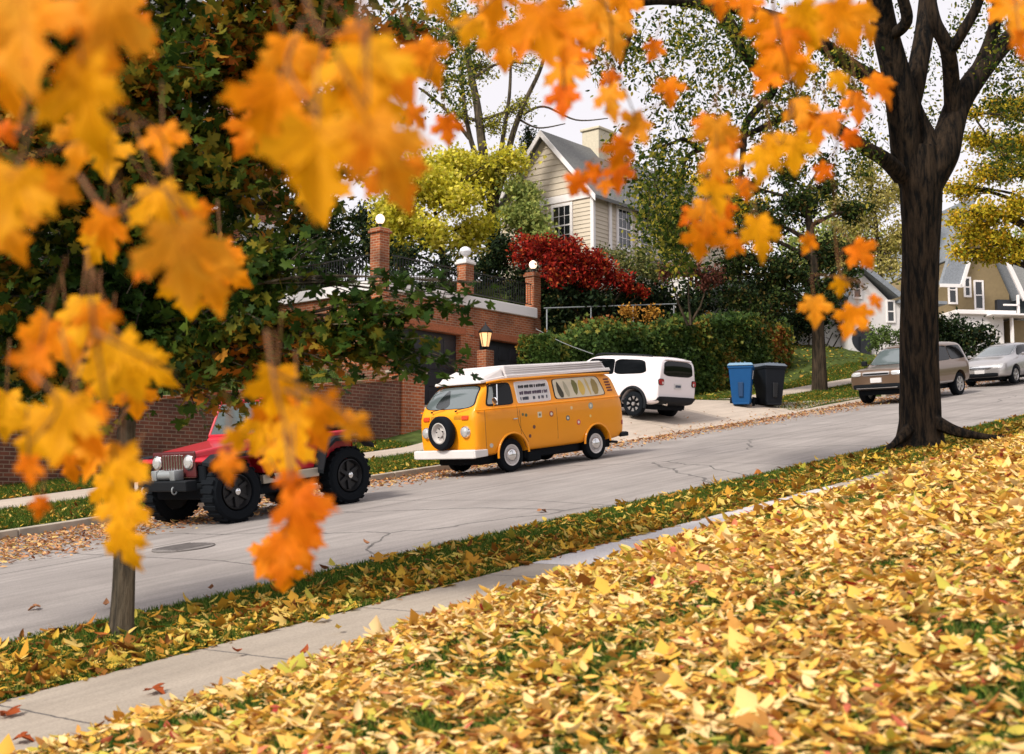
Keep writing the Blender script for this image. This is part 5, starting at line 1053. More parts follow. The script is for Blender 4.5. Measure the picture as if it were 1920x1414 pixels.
# great elm on the near verge
eb = P(21.6, 8.55, -.05); De = (pix(0, 0, 1), 22.6)
E_ = lambda x, y, dz=0: pix(x, y, 22.3 + dz)
def limb(pts, rads, dzs=None):
    return [E_(x, y, (dzs[i] if dzs else 0)) for i, (x, y) in enumerate(pts)], rads
def elm():
    T = thing('elm_tree', 'massive old elm with dark furrowed trunk forking into black limbs at the right', 'tree', eb); px = 22.3 / FPX
    b0 = Vector(eb); lp = lambda pts: [p - b0 for p in pts]
    fl = lambda f, th: 1 + 1.25 * math.exp(-f * 17) * (1 + .35 * math.sin(3 * th + 1.0) + .22 * math.sin(5 * th)) + .12 * math.exp(-f * 5)
    pts = [E_(1724, 850), E_(1725, 830), E_(1725, 800), E_(1724, 760), E_(1724, 700), E_(1724, 600), E_(1726, 500), E_(1727, 420), E_(1727, 340), E_(1732, 275)]
    rads = [38 * px, 38 * px, 37 * px, 36 * px, 35 * px, 33.5 * px, 33 * px, 34.5 * px, 39 * px, 28 * px]
    p_, r_ = catmull(pts, 9, rads); b = MB(); b.tube(lp(p_), r_, 72, True, .055, fl, 5); tr_ = b.build('trunk', 'bark', T, True)
    q = MB(); q.tube(lp(catmull([E_(1750, 790, -.2), E_(1790, 808, -.4), E_(1840, 818, -.5), E_(1890, 820, -.6)], 5)), [x * px for x in np.linspace(15, 2, 16)], 10, True, .05); q.tube(lp(catmull([E_(1705, 805, -.2), E_(1680, 830, -.4), E_(1655, 848, -.5)], 5)), [x * px for x in np.linspace(13, 2, 11)], 10, True, .05); q.build('surface_roots', 'bark', tr_, True)
    L = [([(1718, 340), (1700, 290), (1692, 220), (1680, 140), (1660, 60), (1640, -40), (1610, -160)], [36, 32, 31, 29, 26, 24, 20], [0, 0, -.1, -.2, -.4, -.8, -1.4]),
         ([(1738, 340), (1768, 290), (1782, 240), (1800, 190), (1850, 120), (1905, 60), (1960, 20), (2050, -60)], [36, 33, 29, 26, 22, 17, 15, 11], [0, 0, .1, .3, .5, .8, 1, 1.2]),
         ([(1690, 250), (1710, 180), (1722, 120), (1735, 50), (1745, -40), (1770, -160)], [22, 22, 21, 20, 18, 14], [0, .2, .4, .6, .9, 1.2]),
         ([(1785, 225), (1784, 160), (1776, 90), (1752, 40), (1740, -20)], [17, 17, 15, 14, 12], [.1, 0, -.3, -.3, -.2]),
         ([(1780, 100), (1805, 60), (1832, 10), (1850, -50)], [11, 11, 10, 9], [-.3, -.5, -.6, -.8]),
         ([(1828, 140), (1852, 90), (1868, 30), (1876, -60)], [15, 14, 12, 10], [.4, .5, .3, 0]),
         ([(1742, 300), (1735, 265), (1716, 225), (1700, 170), (1690, 120)], [30, 27, 24, 18, 14], [0, .1, .1, 0, -.1]),
         ([(1690, 330), (1660, 300), (1610, 270), (1560, 235), (1490, 215), (1430, 240), (1380, 262)], [19, 16, 13, 11, 9, 6, 4], [-.1, -.5, -1, -1.4, -1.8, -2.1, -2.4]),
         ([(1672, 165), (1640, 150), (1590, 120), (1540, 82), (1470, 40), (1400, 20), (1330, 10), (1240, 0), (1160, 12)], [19, 17, 15, 14, 12, 11, 10, 9, 7], [-.2, -.6, -1, -1.4, -1.8, -2, -2.3, -2.6, -2.8]),
         ([(1330, 6), (1368, 45), (1392, 95), (1420, 130), (1450, 165), (1420, 205), (1398, 235), (1392, 300), (1385, 350)], [11, 12, 11, 9, 9, 7, 7, 5, 3], [-2.3, -2.4, -2.4, -2.4, -2.3, -2.4, -2.5, -2.6, -2.8]),
         ([(1398, 270), (1360, 278), (1310, 282), (1285, 300), (1280, 330), (1262, 360)], [6, 5, 4.5, 4, 3, 2], [-2.5, -2.6, -2.8, -3, -3, -3]),
         ([(1310, 282), (1285, 262), (1262, 268), (1225, 280)], [4, 3.5, 3, 2], [-2.8, -3, -3, -3]),
         ([(1160, 12), (1180, 60), (1170, 100), (1160, 130)], [6, 5, 3, 2], [-2.8, -2.9, -3, -3]),
         ([(1665, 70), (1700, 40), (1690, -20), (1700, -90)], [13, 12, 11, 9], [-.4, -.8, -1, -1])]
    paths = []
    for pt, rd, dz in L:
        p_, r_ = catmull(limb(pt, 0, dz)[0], 7, [a * px * .9 for a in rd]); q = MB(); q.tube(lp(p_), r_, 14, True, .04, None, len(paths)); q.build('limb', 'bark', T, True); paths.append(p_)
    # drooping leafy sprays
    regs = [(1165, 75, 45, 55, 26, -2.8), (1245, 360, 45, 90, 100, -3), (1275, 430, 35, 55, 45, -3), (1200, 290, 60, 50, 18, -3), (1300, 170, 90, 110, 55, -2.5), (1400, 130, 80, 110, 40, -2.2), (1470, 230, 60, 60, 35, -2), (1330, 40, 90, 40, 40, -2.3), (1545, 130, 80, 90, 45, -1.4), (1600, 80, 40, 80, 16, -1), (1550, 300, 80, 60, 30, -1.2), (1635, 240, 30, 50, 8, 1.5), (1745, 170, 24, 60, 8, 2.8), (1700, 60, 60, 60, 10, 3), (1830, 40, 80, 60, 30, 2.6), (1890, 180, 50, 130, 70, 1), (1440, 60, 80, 50, 35, -2), (850, 120, 45, 70, 40, -1), (800, 30, 80, 50, 40, -.5), (1350, 320, 70, 60, 30, -2.4), (1230, 110, 60, 80, 14, -2.6), (1000, 20, 200, 40, 40, -2)]
    tw = MB(); A = []; rr = random.Random(4)
    for (x, y, rx, ry, k, dz) in regs:
        for j in range(k):
            a = rr.uniform(0, 6.28); q_ = math.sqrt(rr.random()); e_ = E_(x + rx * q_ * math.cos(a), y + ry * q_ * math.sin(a) - 12, dz + rr.uniform(-1.6, 1.6))
            L_ = rr.uniform(.25, .75); mid = e_ + Vector((rr.uniform(-.18, .18), rr.uniform(-.18, .18), -L_ * .45)); end = mid + Vector((rr.uniform(-.1, .1), rr.uniform(-.1, .1), -L_ * .55)); st_ = e_ + Vector((rr.uniform(-.45, .45), rr.uniform(-.3, .3), rr.uniform(.1, .4)))
            (tw.tube([e_ - b0, mid - b0, end - b0], [.005, .004, .002], 4, False) if rr.random() < .6 else None); m_ = rr.randint(20, 42); t_ = rng.random(m_)
            pts = np.where(t_[:, None] < .5, np.array(e_)[None] * (1 - 2 * t_[:, None]) + np.array(mid)[None] * 2 * t_[:, None], np.array(mid)[None] * (2 - 2 * t_[:, None]) + np.array(end)[None] * (2 * t_[:, None] - 1))
            A.append(pts + rng.normal(size=(m_, 3)) * .10)
    tw.build('twigs', 'barkb', T); A = np.concatenate(A) - np.array(b0); k = len(A); leaves('crown', A, .078 * rng.uniform(.6, 1.3, k), rdir(k, .3), rng.uniform(0, 6.28, k), TS, m_elm, T, vary=1)
elm()

# yellow-green tree with bare upper limbs in front of the beige house
tb = pix(922, 500, 51); l46 = lambda x, y, d=0: pix(x, y, 51 + d)
tree('pale_limbed_tree', 'tall tree with bare dark limbs and thin yellow-green leaves left of the beige house', 'tree', tb, [tb, l46(926, 440), l46(925, 385), l46(915, 330), l46(905, 280), l46(895, 200), l46(880, 120), l46(870, 20)],
     [pc(870, 330, 51, 1.2), pc(930, 320, 50, 1.1), pc(960, 300, 51, .8), pc(860, 220, 51, .8), pc(900, 130, 52, 1.0), pc(980, 200, 51, .9), pc(930, 230, 51, .9), pc(1000, 120, 51, .7), pc(860, 60, 51, 1.2), pc(950, 70, 51, 1.0), pc(830, 150, 51, .6)], .12, 6500, TS, leafmat('thin_yellow_leaves', [(0, (.08, .10, .02)), (.5, (.30, .30, .04)), (1, (.55, .48, .08))], .4), 'barkg', .30, .4, 1.2, .3, sigma=.12, seed=6, limbs_from=.3, limbr=.25,
     extra_limbs=[([l46(925, 385), l46(945, 320), l46(962, 250), l46(985, 190), l46(1015, 125), l46(1030, 60)], .17, .05), ([l46(935, 350), l46(940, 280), l46(955, 180), l46(958, 90)], .13, .04), ([l46(918, 350), l46(885, 270), l46(870, 190), l46(866, 120)], .13, .05), ([l46(980, 215), l46(1020, 200), l46(1080, 225), l46(1140, 222)], .06, .02), ([l46(975, 225), l46(1010, 240), l46(1060, 232)], .05, .02), ([l46(880, 260), l46(840, 210), l46(800, 175), l46(785, 165)], .08, .04), ([l46(930, 400), l46(960, 405), l46(985, 415)], .06, .03), ([l46(920, 410), l46(900, 360), l46(880, 345)], .08, .04)])
tb = pix(835, 520, 49)
_r = random.Random(77)
ymc = [pc(_r.uniform(715, 905), _r.uniform(330, 465), 49 + _r.uniform(-1.6, 1.6), _r.uniform(.45, .8)) for _ in range(22)] + [pc(_r.uniform(850, 975), _r.uniform(285, 365), 50.5, _r.uniform(.4, .7)) for _ in range(9)] + [pc(_r.uniform(770, 860), _r.uniform(285, 340), 50, _r.uniform(.35, .55)) for _ in range(5)]
tree('yellow_maple', 'low bright yellow maple behind the garage roof railing', 'tree', tb, [tb, pix(830, 480, 49), pix(822, 440, 49), pix(815, 390, 49)], ymc, .13, 19000, TM, m_yel, 'barkb', .16, .4, 1.6, .5, sigma=.26, seed=8, limbs_from=.2)

tb = pix(1000, 520, 50)
tree('yellow_maple', 'small pale yellow-green tree against the gable wall of the beige house', 'tree', tb, [tb, pix(1000, 470, 50), pix(992, 420, 50)], [pc(985, 400, 50.0, 0.80), pc(1010, 420, 50.0, 0.63), pc(960, 410, 50.0, 0.69), pc(990, 365, 50.5, 0.57), pc(1020, 445, 49.5, 0.52), pc(965, 350, 50.0, 0.46)], .12, 5500, TM, m_pale, 'barkb', .10, .4, 1.3, .5, sigma=.2, seed=9)

def shrub(name, label, cat, clumps, size, n, tmpl, mat, group=None, seed=0, sigma=.10, bark='barkb', h=1.2):
    c0 = sum((Vector(c) for c, r in clumps), Vector()) / len(clumps); zmin = min(c[2] - r for c, r in clumps); b = Vector((c0.x, c0.y, zmin - h)); T = thing(name, label, cat, b, group=group); rr = random.Random(seed)
    st = MB(); A = []; tot = sum(r * r for c, r in clumps)
    for c, r in clumps:
        c_ = Vector(c) - b; st.tube([Vector((rr.uniform(-.1, .1), rr.uniform(-.1, .1), 0)), Vector((c_.x * .55, c_.y * .55, c_.z * .4)), c_], [.05, .035, .012], 6, False); k = int(n * r * r / tot); m = max(5, int(k / 40)); ends = inball(m, c_, r * .92)
        for e_ in ends:
            if rr.random() < .3: st.tube([c_, Vector(e_)], [.012, .004], 4, False)
            A.append(np.array(e_)[None] + rng.normal(size=(40, 3)) * sigma * (.6 + r))
    st.build('stems', bark, T); A = np.concatenate(A); k = len(A); leaves('foliage', A, size * rng.uniform(.6, 1.3, k), rdir(k, .5), rng.uniform(0, 6.28, k), tmpl, mat, T, vary=1.2); return T
shrub('red_shrub', 'big shrub of glowing red leaves cascading right above the garage pillar', 'shrub', [pc(985, 468, 46, .65), pc(1030, 468, 46, .75), pc(1075, 480, 46, .75), pc(1115, 500, 46.4, .65), pc(1145, 515, 46.4, .55), pc(1175, 532, 46.6, .38), pc(1205, 548, 46.8, .2), pc(1050, 510, 45.6, .7), pc(1100, 525, 46, .5)], .14, 9000, TS, m_redl, seed=1)
shrub('leafy_shrub', 'sparse yellow-green shrub against the white wall of the beige house', 'shrub', [pc(1125, 480, 48.3, .45), pc(1165, 485, 48.3, .5), pc(1210, 480, 48.5, .5), pc(1190, 505, 48, .7), pc(1235, 515, 48, .5)], .12, 3200, TS, leafmat('olive_leaves', [(0, (.04, .06, .02)), (.6, (.14, .16, .05)), (1, (.36, .32, .10))], .3), seed=2)
shrub('rust_shrub', 'brownish red shrub beside the dark tree above the ivy hedge', 'shrub', [pc(1255, 510, 44, .45), pc(1290, 505, 44, .5), pc(1330, 520, 44, .5)], .12, 1800, TS, m_rust, seed=3)
dk = [('dark shrub mass under the red shrub, right of the lamp pillar', [(985, 530, 47, .8), (1050, 560, 46, .9), (1110, 575, 46, .8), (940, 470, 47.5, .7), (1030, 590, 46, .7), (920, 510, 47.5, .7), (1085, 540, 47, .7)]),
      ('dark shrubs behind the pipe handrail in the middle of the bank', [(1160, 570, 47.5, .8), (1230, 560, 49, .9), (1300, 560, 51, .9), (1200, 600, 48, .7), (1130, 600, 47, .6), (1280, 595, 50, .8), (1190, 545, 48, .6)]),
      ('dark shrubs behind the right part of the ivy hedge', [(1370, 560, 53, 1.2), (1440, 550, 55, 1.3), (1520, 585, 57, 1.2), (1570, 605, 58, 1.0), (1600, 625, 58, .65), (1490, 610, 57, 1.0), (1420, 590, 55, 1.0), (1600, 585, 58, .8), (1540, 550, 57, 1.0)]),
      ('dark shrubs between the garage roof and the maple crown', [(700, 475, 47, .9), (760, 490, 46, .8), (830, 505, 46, .7), (880, 515, 46.5, .5), (640, 490, 47, .9), (690, 430, 48, .5), (590, 500, 47, 1), (620, 440, 50, 1.1), (690, 410, 52, .9), (560, 440, 50, 1.2), (735, 420, 53, .6), (500, 470, 50, 1.1)])]
for i, (lb, c) in enumerate(dk): shrub('dark_shrub', lb, 'shrub', [pc(*a) for a in c], .17, 9000 if i < 2 else 12000, TS, m_dark, 'dark shrubs on the bank', 10 + i, .13)
shrub('low_bush', 'dark round bush between the elm trunk and the silver sedan', 'shrub', [pc(1790, 635, 50, .9), pc(1830, 630, 50, .8), pc(1765, 610, 50, .8), pc(1812, 660, 49.5, .9)], .15, 5000, TS, m_dark, None, 20)
shrub('low_bush', 'small green bush at the door of the white house', 'shrub', [pc(1652, 628, 54, .6), pc(1680, 635, 54, .4), pc(1640, 645, 53, .4)], .13, 1500, TS, leafmat('bush_green', [(0, (.03, .06, .015)), (1, (.14, .2, .05))], .2), None, 21)
# orange-red patch of shrub behind the handrail
shrub('rust_shrub', 'orange leaved low shrub under the pipe handrail', 'shrub', [pc(1180, 588, 45.0, .42), pc(1225, 590, 46.0, .38)], .11, 700, TS, leafmat('orange_small', [(0, (.30, .12, .02)), (1, (.55, .30, .05))], .2), None, 22)

# ivy hedge along the driveway
def hedge():
    T = thing('ivy_hedge', 'long ivy covered hedge, green turning orange, behind the white SUV and bins', 'hedge'); T.rotation_euler = (0, 0, YAW)
    s0, s1, t0, t1 = 31.3, 47.2, 24.3, 25.7
    def top(s): return INC * s + 3.05 + extra(s, 18) - .25 * np.clip((s - 44.5) / 2.7, 0, 1) - .35 * np.clip((34 - s) / 3, 0, 1) + .45 * (vnoise(s, s * 0, 21, .55) - .5) + .3 * (vnoise(s, s * 0, 26, 1.5) - .5)
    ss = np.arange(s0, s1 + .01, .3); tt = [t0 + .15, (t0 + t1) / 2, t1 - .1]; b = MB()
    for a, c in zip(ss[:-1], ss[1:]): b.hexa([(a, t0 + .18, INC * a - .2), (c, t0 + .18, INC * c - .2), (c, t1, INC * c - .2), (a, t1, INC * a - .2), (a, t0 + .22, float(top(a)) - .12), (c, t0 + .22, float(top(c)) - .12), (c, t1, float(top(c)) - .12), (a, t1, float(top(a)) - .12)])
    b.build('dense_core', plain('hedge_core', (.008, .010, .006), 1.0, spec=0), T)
    A = []
    n = 26000; s = rng.uniform(s0, s1, n); f = rng.random(n); z = INC * s + .4 + f * (top(s) - INC * s - .4); bul = .25 * (vnoise(s, z, 22, 1.6) - .5) + .22 * (vnoise(s, z, 23, .6) - .5); A.append(np.stack([s, t0 + .05 - bul + rng.normal(0, .06, n) - .12 * np.sin(f * 3.1), z], -1)); 
    n = 9000; s = rng.uniform(s0, s1, n); t = rng.uniform(t0 - .05, t1 + .1, n); A.append(np.stack([s, t, top(s) + .30 * (vnoise(s, t, 25, 1.7) - .5) + np.abs(rng.normal(0, .13, n))], -1))
    n = 2500; t = rng.uniform(t0, t1, n); f = rng.random(n); A.append(np.stack([s1 + .05 + rng.normal(0, .08, n), t, INC * s1 + .3 + f * (top(s1 + 0 * f) - INC * s1 - .3)], -1)); A.append(A[-1] * np.array([[0, 1, 1]]) + np.array([[s0, 0, INC * (s0 - s1)]]))
    A = np.concatenate(A); k = len(A); nr = rng.normal(size=(k, 3)) * .75 + np.array([[0, -.8, .5]]); leaves('ivy_leaves', A, .12 * rng.uniform(.6, 1.35, k), nr, rng.uniform(0, 6.28, k), TM, m_ivy, T, vary=1)
hedge()
# street tree beyond the driveway
tb, Dt = on_ground(1537, 732)
tree('street_tree', 'dark leaved street tree with slim black trunk right of the bins', 'tree', tb, [tb, pix(1536, 690, Dt), pix(1534, 620, Dt), pix(1530, 540, Dt), pix(1520, 440, Dt + .3), pix(1510, 360, Dt + .4)],
     [(pix(x, y, Dt + d), r * 1.05) for x, y, d, r in ((1420, 420, 0, 1.1), (1500, 390, .5, 1.1), (1380, 490, -.3, .9), (1450, 510, 0, 1.2), (1550, 480, .5, 1.0), (1600, 400, 1, .7), (1480, 330, .5, .6), (1330, 440, 0, .55), (1320, 520, -.5, .5), (1590, 520, 0, .8), (1550, 560, -.5, .8), (1450, 570, -.4, .8), (1560, 350, .8, .6), (1620, 470, 1, .6), (1380, 560, 0, .7), (1545, 300, .8, .3), (1405, 350, .3, .4))], .15, 17000, TS,
     leafmat('dark_street_tree_leaves', [(0, (.008, .018, .006)), (.5, (.022, .040, .010)), (.85, (.05, .07, .015)), (1, (.16, .10, .03))], .2), 'barkb', .30, .4, 1.3, .4, sigma=.13, seed=12, limbs_from=.5)
# trees right of and behind the elm
tb = pix(1985, 700, 44)
tree('golden_tree', 'golden olive autumn tree spreading in from the right edge behind the elm', 'tree', tb, [tb, pix(1985, 600, 44), pix(1980, 480, 44), pix(1960, 330, 44), pix(1930, 160, 44)], [pc(x, y, D, r) for x, y, D, r in ((1830, 400, 43, .9), (1870, 450, 43, .8), (1800, 440, 43.5, .65), (1850, 320, 44, .9), (1900, 380, 43, .8), (1890, 270, 44, .9), (1830, 260, 44, .65), (1800, 360, 44, .55), (1920, 200, 44, .8), (1860, 200, 44.5, .6), (1790, 475, 43, .35), (1940, 450, 43, .7), (1930, 320, 44, .8), (1815, 210, 44, .4), (1785, 410, 44, .45), (1800, 475, 43.6, .45), (1845, 480, 43.4, .45), (1780, 350, 44.2, .35), (1900, 470, 43, .5))], .14, 15000, TS, m_gold, 'barkb', .30, .4, 1.2, .4, sigma=.14, seed=14, limbs_from=.3,
     extra_limbs=[([pix(1975, 400, 44), pix(1930, 330, 43.8), pix(1880, 290, 43.6), pix(1830, 225, 43.4)], .11, .03), ([pix(1990, 560, 44), pix(1930, 500, 43.5), pix(1900, 450, 43.3), pix(1880, 430, 43.2)], .10, .03)])
tb = pix(1655, 640, 62)
tree('thin_yellow_tree', 'thin pale yellow tree with fine branches between the dark street tree and the elm', 'tree', tb, [tb, pix(1650, 500, 62), pix(1640, 400, 62), pix(1630, 300, 62)], [pc(x, y, D, r) for x, y, D, r in ((1650, 380, 62, 1.4), (1600, 420, 62, 1.2), (1690, 440, 61, 1.2), (1660, 470, 62, 1.0), (1620, 330, 62, 1.0), (1700, 350, 62, 1.0), (1590, 480, 62, .9), (1670, 510, 61, .8), (1560, 380, 62, .8))], .17, 9500, TS, leafmat('thin_pale_leaves', [(0, (.16, .16, .04)), (.5, (.42, .36, .08)), (1, (.60, .50, .22))], .4), 'barkg', .16, .4, 1.2, .3, sigma=.22, seed=15)
# evergreens on the bank at the left and behind the houses
def spruce(label, base, h, r, seed, n=9000, mat=None):
    T = thing('evergreen_tree', label, 'tree', base, group='dark evergreens behind the retaining wall'); rr = random.Random(seed); b = MB(); b.tube([(0, 0, -.3), (0, 0, h * .5), (0, 0, h)], [.22, .14, .02], 8); 
    m = int(h * 26); A = []
    for i in range(m):
        f = (i / m) ** .8; z = h * (.04 + .95 * f); L_ = r * (1 - f) ** .75 * rr.uniform(.65, 1.15) + .1; a = i * 2.399; d = Vector((math.cos(a), math.sin(a), rr.uniform(-.28, .05))); e_ = Vector((0, 0, z)) + d * L_
        b.tube([(0, 0, z), e_], [.025, .006], 4, False); k = max(6, int(n / m * (.4 + 1.2 * (1 - f)))); tt = rng.random(k) ** .7; A.append(np.array([0, 0, z])[None] * (1 - tt[:, None]) + np.array(e_)[None] * tt[:, None] + rng.normal(size=(k, 3)) * np.array([[.14, .14, .09]]) * (.5 + r * .3))
    b.build('trunk', 'barkb', T); A = np.concatenate(A); k = len(A); leaves('crown', A, .20 * rng.uniform(.6, 1.3, k), rdir(k, .2), rng.uniform(0, 6.28, k), T_simple(.3, .3, .3), mat or m_dark, T)
for i, (s_, t_, h_, r_, lb) in enumerate(((6, 26.5, 11, 3.0, 'dark evergreen at the left edge behind the retaining wall'), (10.5, 27.5, 13, 3.2, 'dark evergreen behind the wall, above the leaf cluster left of the red car'), (15, 29.5, 12, 3.0, 'dark evergreen on the bank straight behind the red car'), (19.3, 32.5, 11, 2.6, 'dark evergreen on the bank just left of the garage'), (25, 37.5, 9, 2.4, 'dark evergreen between the brick house corner and the garage roof'), (12.5, 36, 15, 3.4, 'tall dark evergreen in front of the brick house'))):
    spruce(lb, P(s_, t_, float(e_far(np.array(s_ * 1.), np.array(t_ * 1.))) - .1), h_, r_, 30 + i, 13000)
spruce('dark pointed conifer just left of the beige house gable', pix(992, 470, 56), 5.6, 1.5, 50, 4000)
for i, (x, y, D, r, lb) in enumerate(((1560, 470, 75, 3.0, 'far tree behind the white house'), (1750, 500, 80, 3.2, 'far tree behind the elm trunk'), (1950, 480, 85, 3.4, 'far tree beyond the grey roofed house'), (1330, 380, 68, 2.6, 'far tree behind the beige house roof'))):
    b_ = pix(x, y + 150, D); tree('far_tree', lb, 'tree', b_, [b_, pix(x, y + 60, D), pix(x, y, D)], [(pix(x + dx * 28, y + dy * 22, D), r * .62) for dx, dy in ((0, -1.5), (-1.5, -.4), (1.5, -.4), (-1, 1), (1, 1), (0, .3), (2.4, .8), (-2.4, .8))], .3, 4500, TQ, m_gold if i % 2 else m_pale, 'barkb', .3, .4, .8, .4, 'far trees behind the houses', .3, 0, 60 + i)

# ------------------------------------------------------------------ near, out of focus maple branches
def T_big():
    half = MAPLE; out = np.array(half + [(-x, y) for x, y in half[-2:0:-1]]); c = np.array([0, .36]); n = len(out); v = [c]; 
    for f in (.35, .7, 1.0): v += list(c + (out - c) * f)
    v = np.array(v); z = np.zeros(len(v)); v = np.column_stack([v, z]); F = [(0, 1 + i, 1 + (i + 1) % n) for i in range(n)]
    for r in range(2):
        a, b_ = 1 + r * n, 1 + (r + 1) * n; F += [(a + i, b_ + i, b_ + (i + 1) % n) for i in range(n)] + [(a + i, b_ + (i + 1) % n, a + (i + 1) % n) for i in range(n)]
    return v, np.array(F)
TB = T_big()
def foremat(name, c1, c2, c3):
    m, n, b = nmat(name); tc = N(n, 'ShaderNodeTexCoord'); nz = N(n, 'ShaderNodeTexNoise', Scale=2.2, Detail=4.0); oi = N(n, 'ShaderNodeObjectInfo')
    ad = N(n, 'ShaderNodeVectorMath', operation='ADD'); n.links.new(tc.outputs['Generated'], ad.inputs[0]); n.links.new(oi.outputs['Random'], ad.inputs[1]); n.links.new(ad.outputs[0], nz.inputs['Vector'])
    ma = N(n, 'ShaderNodeMath', operation='MULTIPLY_ADD'); ma.inputs[1].default_value = .6; n.links.new(oi.outputs['Random'], ma.inputs[0]); sc = N(n, 'ShaderNodeMath', operation='MULTIPLY_ADD'); sc.inputs[1].default_value = .9; sc.inputs[2].default_value = -.25; n.links.new(nz.outputs[0], sc.inputs[0]); n.links.new(sc.outputs[0], ma.inputs[2])
    r0_ = ramp(n, [(.1, c1), (.5, c2), (.95, c3)]); n.links.new(ma.outputs[0], r0_.inputs[0])
    sp = N(n, 'ShaderNodeSeparateXYZ'); n.links.new(tc.outputs['Object'], sp.inputs[0]); ax_ = N(n, 'ShaderNodeMath', operation='ABSOLUTE'); n.links.new(sp.outputs[0], ax_.inputs[0]); last = ax_.outputs[0]
    for an in (34, 64):      # palmate veins fanning from the stalk
        p1_ = N(n, 'ShaderNodeMath', operation='MULTIPLY'); p1_.inputs[1].default_value = math.cos(R(an)); n.links.new(ax_.outputs[0], p1_.inputs[0])
        p2_ = N(n, 'ShaderNodeMath', operation='MULTIPLY_ADD'); p2_.inputs[1].default_value = -math.sin(R(an)); n.links.new(sp.outputs[1], p2_.inputs[0]); n.links.new(p1_.outputs[0], p2_.inputs[2])
        p3_ = N(n, 'ShaderNodeMath', operation='ABSOLUTE'); n.links.new(p2_.outputs[0], p3_.inputs[0]); mn = N(n, 'ShaderNodeMath', operation='MINIMUM'); n.links.new(last, mn.inputs[0]); n.links.new(p3_.outputs[0], mn.inputs[1]); last = mn.outputs[0]
    vr = ramp(n, [(0, (.72, .60, .5)), (.5, (1, 1, 1))]); ms_ = N(n, 'ShaderNodeMath', operation='MULTIPLY'); ms_.inputs[1].default_value = 260; n.links.new(last, ms_.inputs[0]); n.links.new(ms_.outputs[0], vr.inputs[0])
    sn = N(n, 'ShaderNodeTexNoise', Scale=9.0, Detail=2.0); n.links.new(ad.outputs[0], sn.inputs['Vector']); sr = ramp(n, [(.27, (.45, .22, .12)), (.33, (1, 1, 1))]); n.links.new(sn.outputs[0], sr.inputs[0])
    m1 = N(n, 'ShaderNodeMixRGB', blend_type='MULTIPLY'); m1.inputs[0].default_value = 1; n.links.new(r0_.outputs[0], m1.inputs[1]); n.links.new(vr.outputs[0], m1.inputs[2])
    r = N(n, 'ShaderNodeMixRGB', blend_type='MULTIPLY'); r.inputs[0].default_value = 1; n.links.new(m1.outputs[0], r.inputs[1]); n.links.new(sr.outputs[0], r.inputs[2]); n.links.new(r.outputs[0], b.inputs['Base Color']); b.inputs['Roughness'].default_value = .6; b.inputs['Specular IOR Level'].default_value = .12
    tr = N(n, 'ShaderNodeBsdfTranslucent'); n.links.new(r.outputs[0], tr.inputs[0]); ms = N(n, 'ShaderNodeMixShader'); ms.inputs[0].default_value = .5; n.links.new(b.outputs[0], ms.inputs[1]); n.links.new(tr.outputs[0], ms.inputs[2]); n.links.new(ms.outputs[0], n.nodes['Material Output'].inputs[0]); return m
FM = {'o': foremat('orange_maple_leaf', (.80, .20, .004), (.92, .31, .005), (.95, .42, .035)), 'y': foremat('yellow_maple_leaf', (.78, .33, .003), (.93, .41, .006), (.86, .42, .008)), 'r': foremat('deep_orange_maple_leaf', (.80, .15, .004), (.92, .235, .006), (.94, .31, .02))}
M['twigbark'] = plain('brown_twig_bark', (.22, .09, .03), .8)
def fore(label, twigs, lst, seed):
    """twigs: polylines (x, y, D); lst: (x, y, size px, spin degrees, colour letter[, D])"""
    rr = random.Random(seed); b0 = pix(*twigs[0][0]); T = thing('maple_branch', label, 'branch', b0, group='out of focus maple branches near the camera'); ends = []
    for tw in twigs:
        pl, rl = catmull([pix(*q_) - b0 for q_ in tw], 6, list(np.linspace(.0021, .0012, len(tw)))); b = MB(); b.tube(pl, rl, 7); b.build('twig', 'twigbark', T, True); ends += pl
    for row in lst:
        x, y, sz, spin, col = row[:5]; D = row[5] if len(row) > 5 else min(3.1, max(1.2, .105 * FPX / sz)); size = sz * D / FPX * .84
        c = pix(x, y, D) - b0; v, F = TB; v = v.copy(); cu, fo = rr.uniform(.1, .9), rr.uniform(-.15, .55); v[:, 0] *= rr.uniform(.74, 1.0); v[:, 2] = fo * np.abs(v[:, 0]) - cu * ((v[:, 1] - .36) ** 2 + .7 * v[:, 0] ** 2) + .05 * np.sin(v[:, 0] * 9 + rr.random() * 6) * np.cos(v[:, 1] * 7) + .28 * rr.uniform(-1, 1) * v[:, 0] * (v[:, 1] - .3)
        v[:, 1] -= .08; v *= size
        me = np_mesh('leaf', v, F); o = link('leaf', me, FM[col], T); me.polygons.foreach_set('use_smooth', [True] * len(me.polygons))
        # leaf hangs: tip (+Y) down in the picture, face roughly towards the lens
        ax = Vector((rr.uniform(-.45, .45), -1, rr.uniform(-.35, .45))).normalized(); dn = Vector((math.sin(R(spin)), 0, -math.cos(R(spin)))); y_ = (dn - ax * dn.dot(ax)).normalized(); x_ = y_.cross(ax)
        m = Matrix((x_, y_, ax)).transposed().to_4x4(); m.translation = c - y_ * size * .37; o.matrix_local = m
        st_ = c - y_ * size * .37; near = min(ends, key=lambda e_: (e_ - st_).length + (2 * max(0, st_.z - e_.z)))
        pet = st_ - y_ * min(size * .8, .07); nearp = near if (near - pet).length < .16 else pet - y_ * .03; b = MB(); mi = m.inverted(); b.tube([mi @ st_, mi @ pet, mi @ nearp], [.0011, .0011, .0013], 5); b.build('petiole', 'twigbark', o)
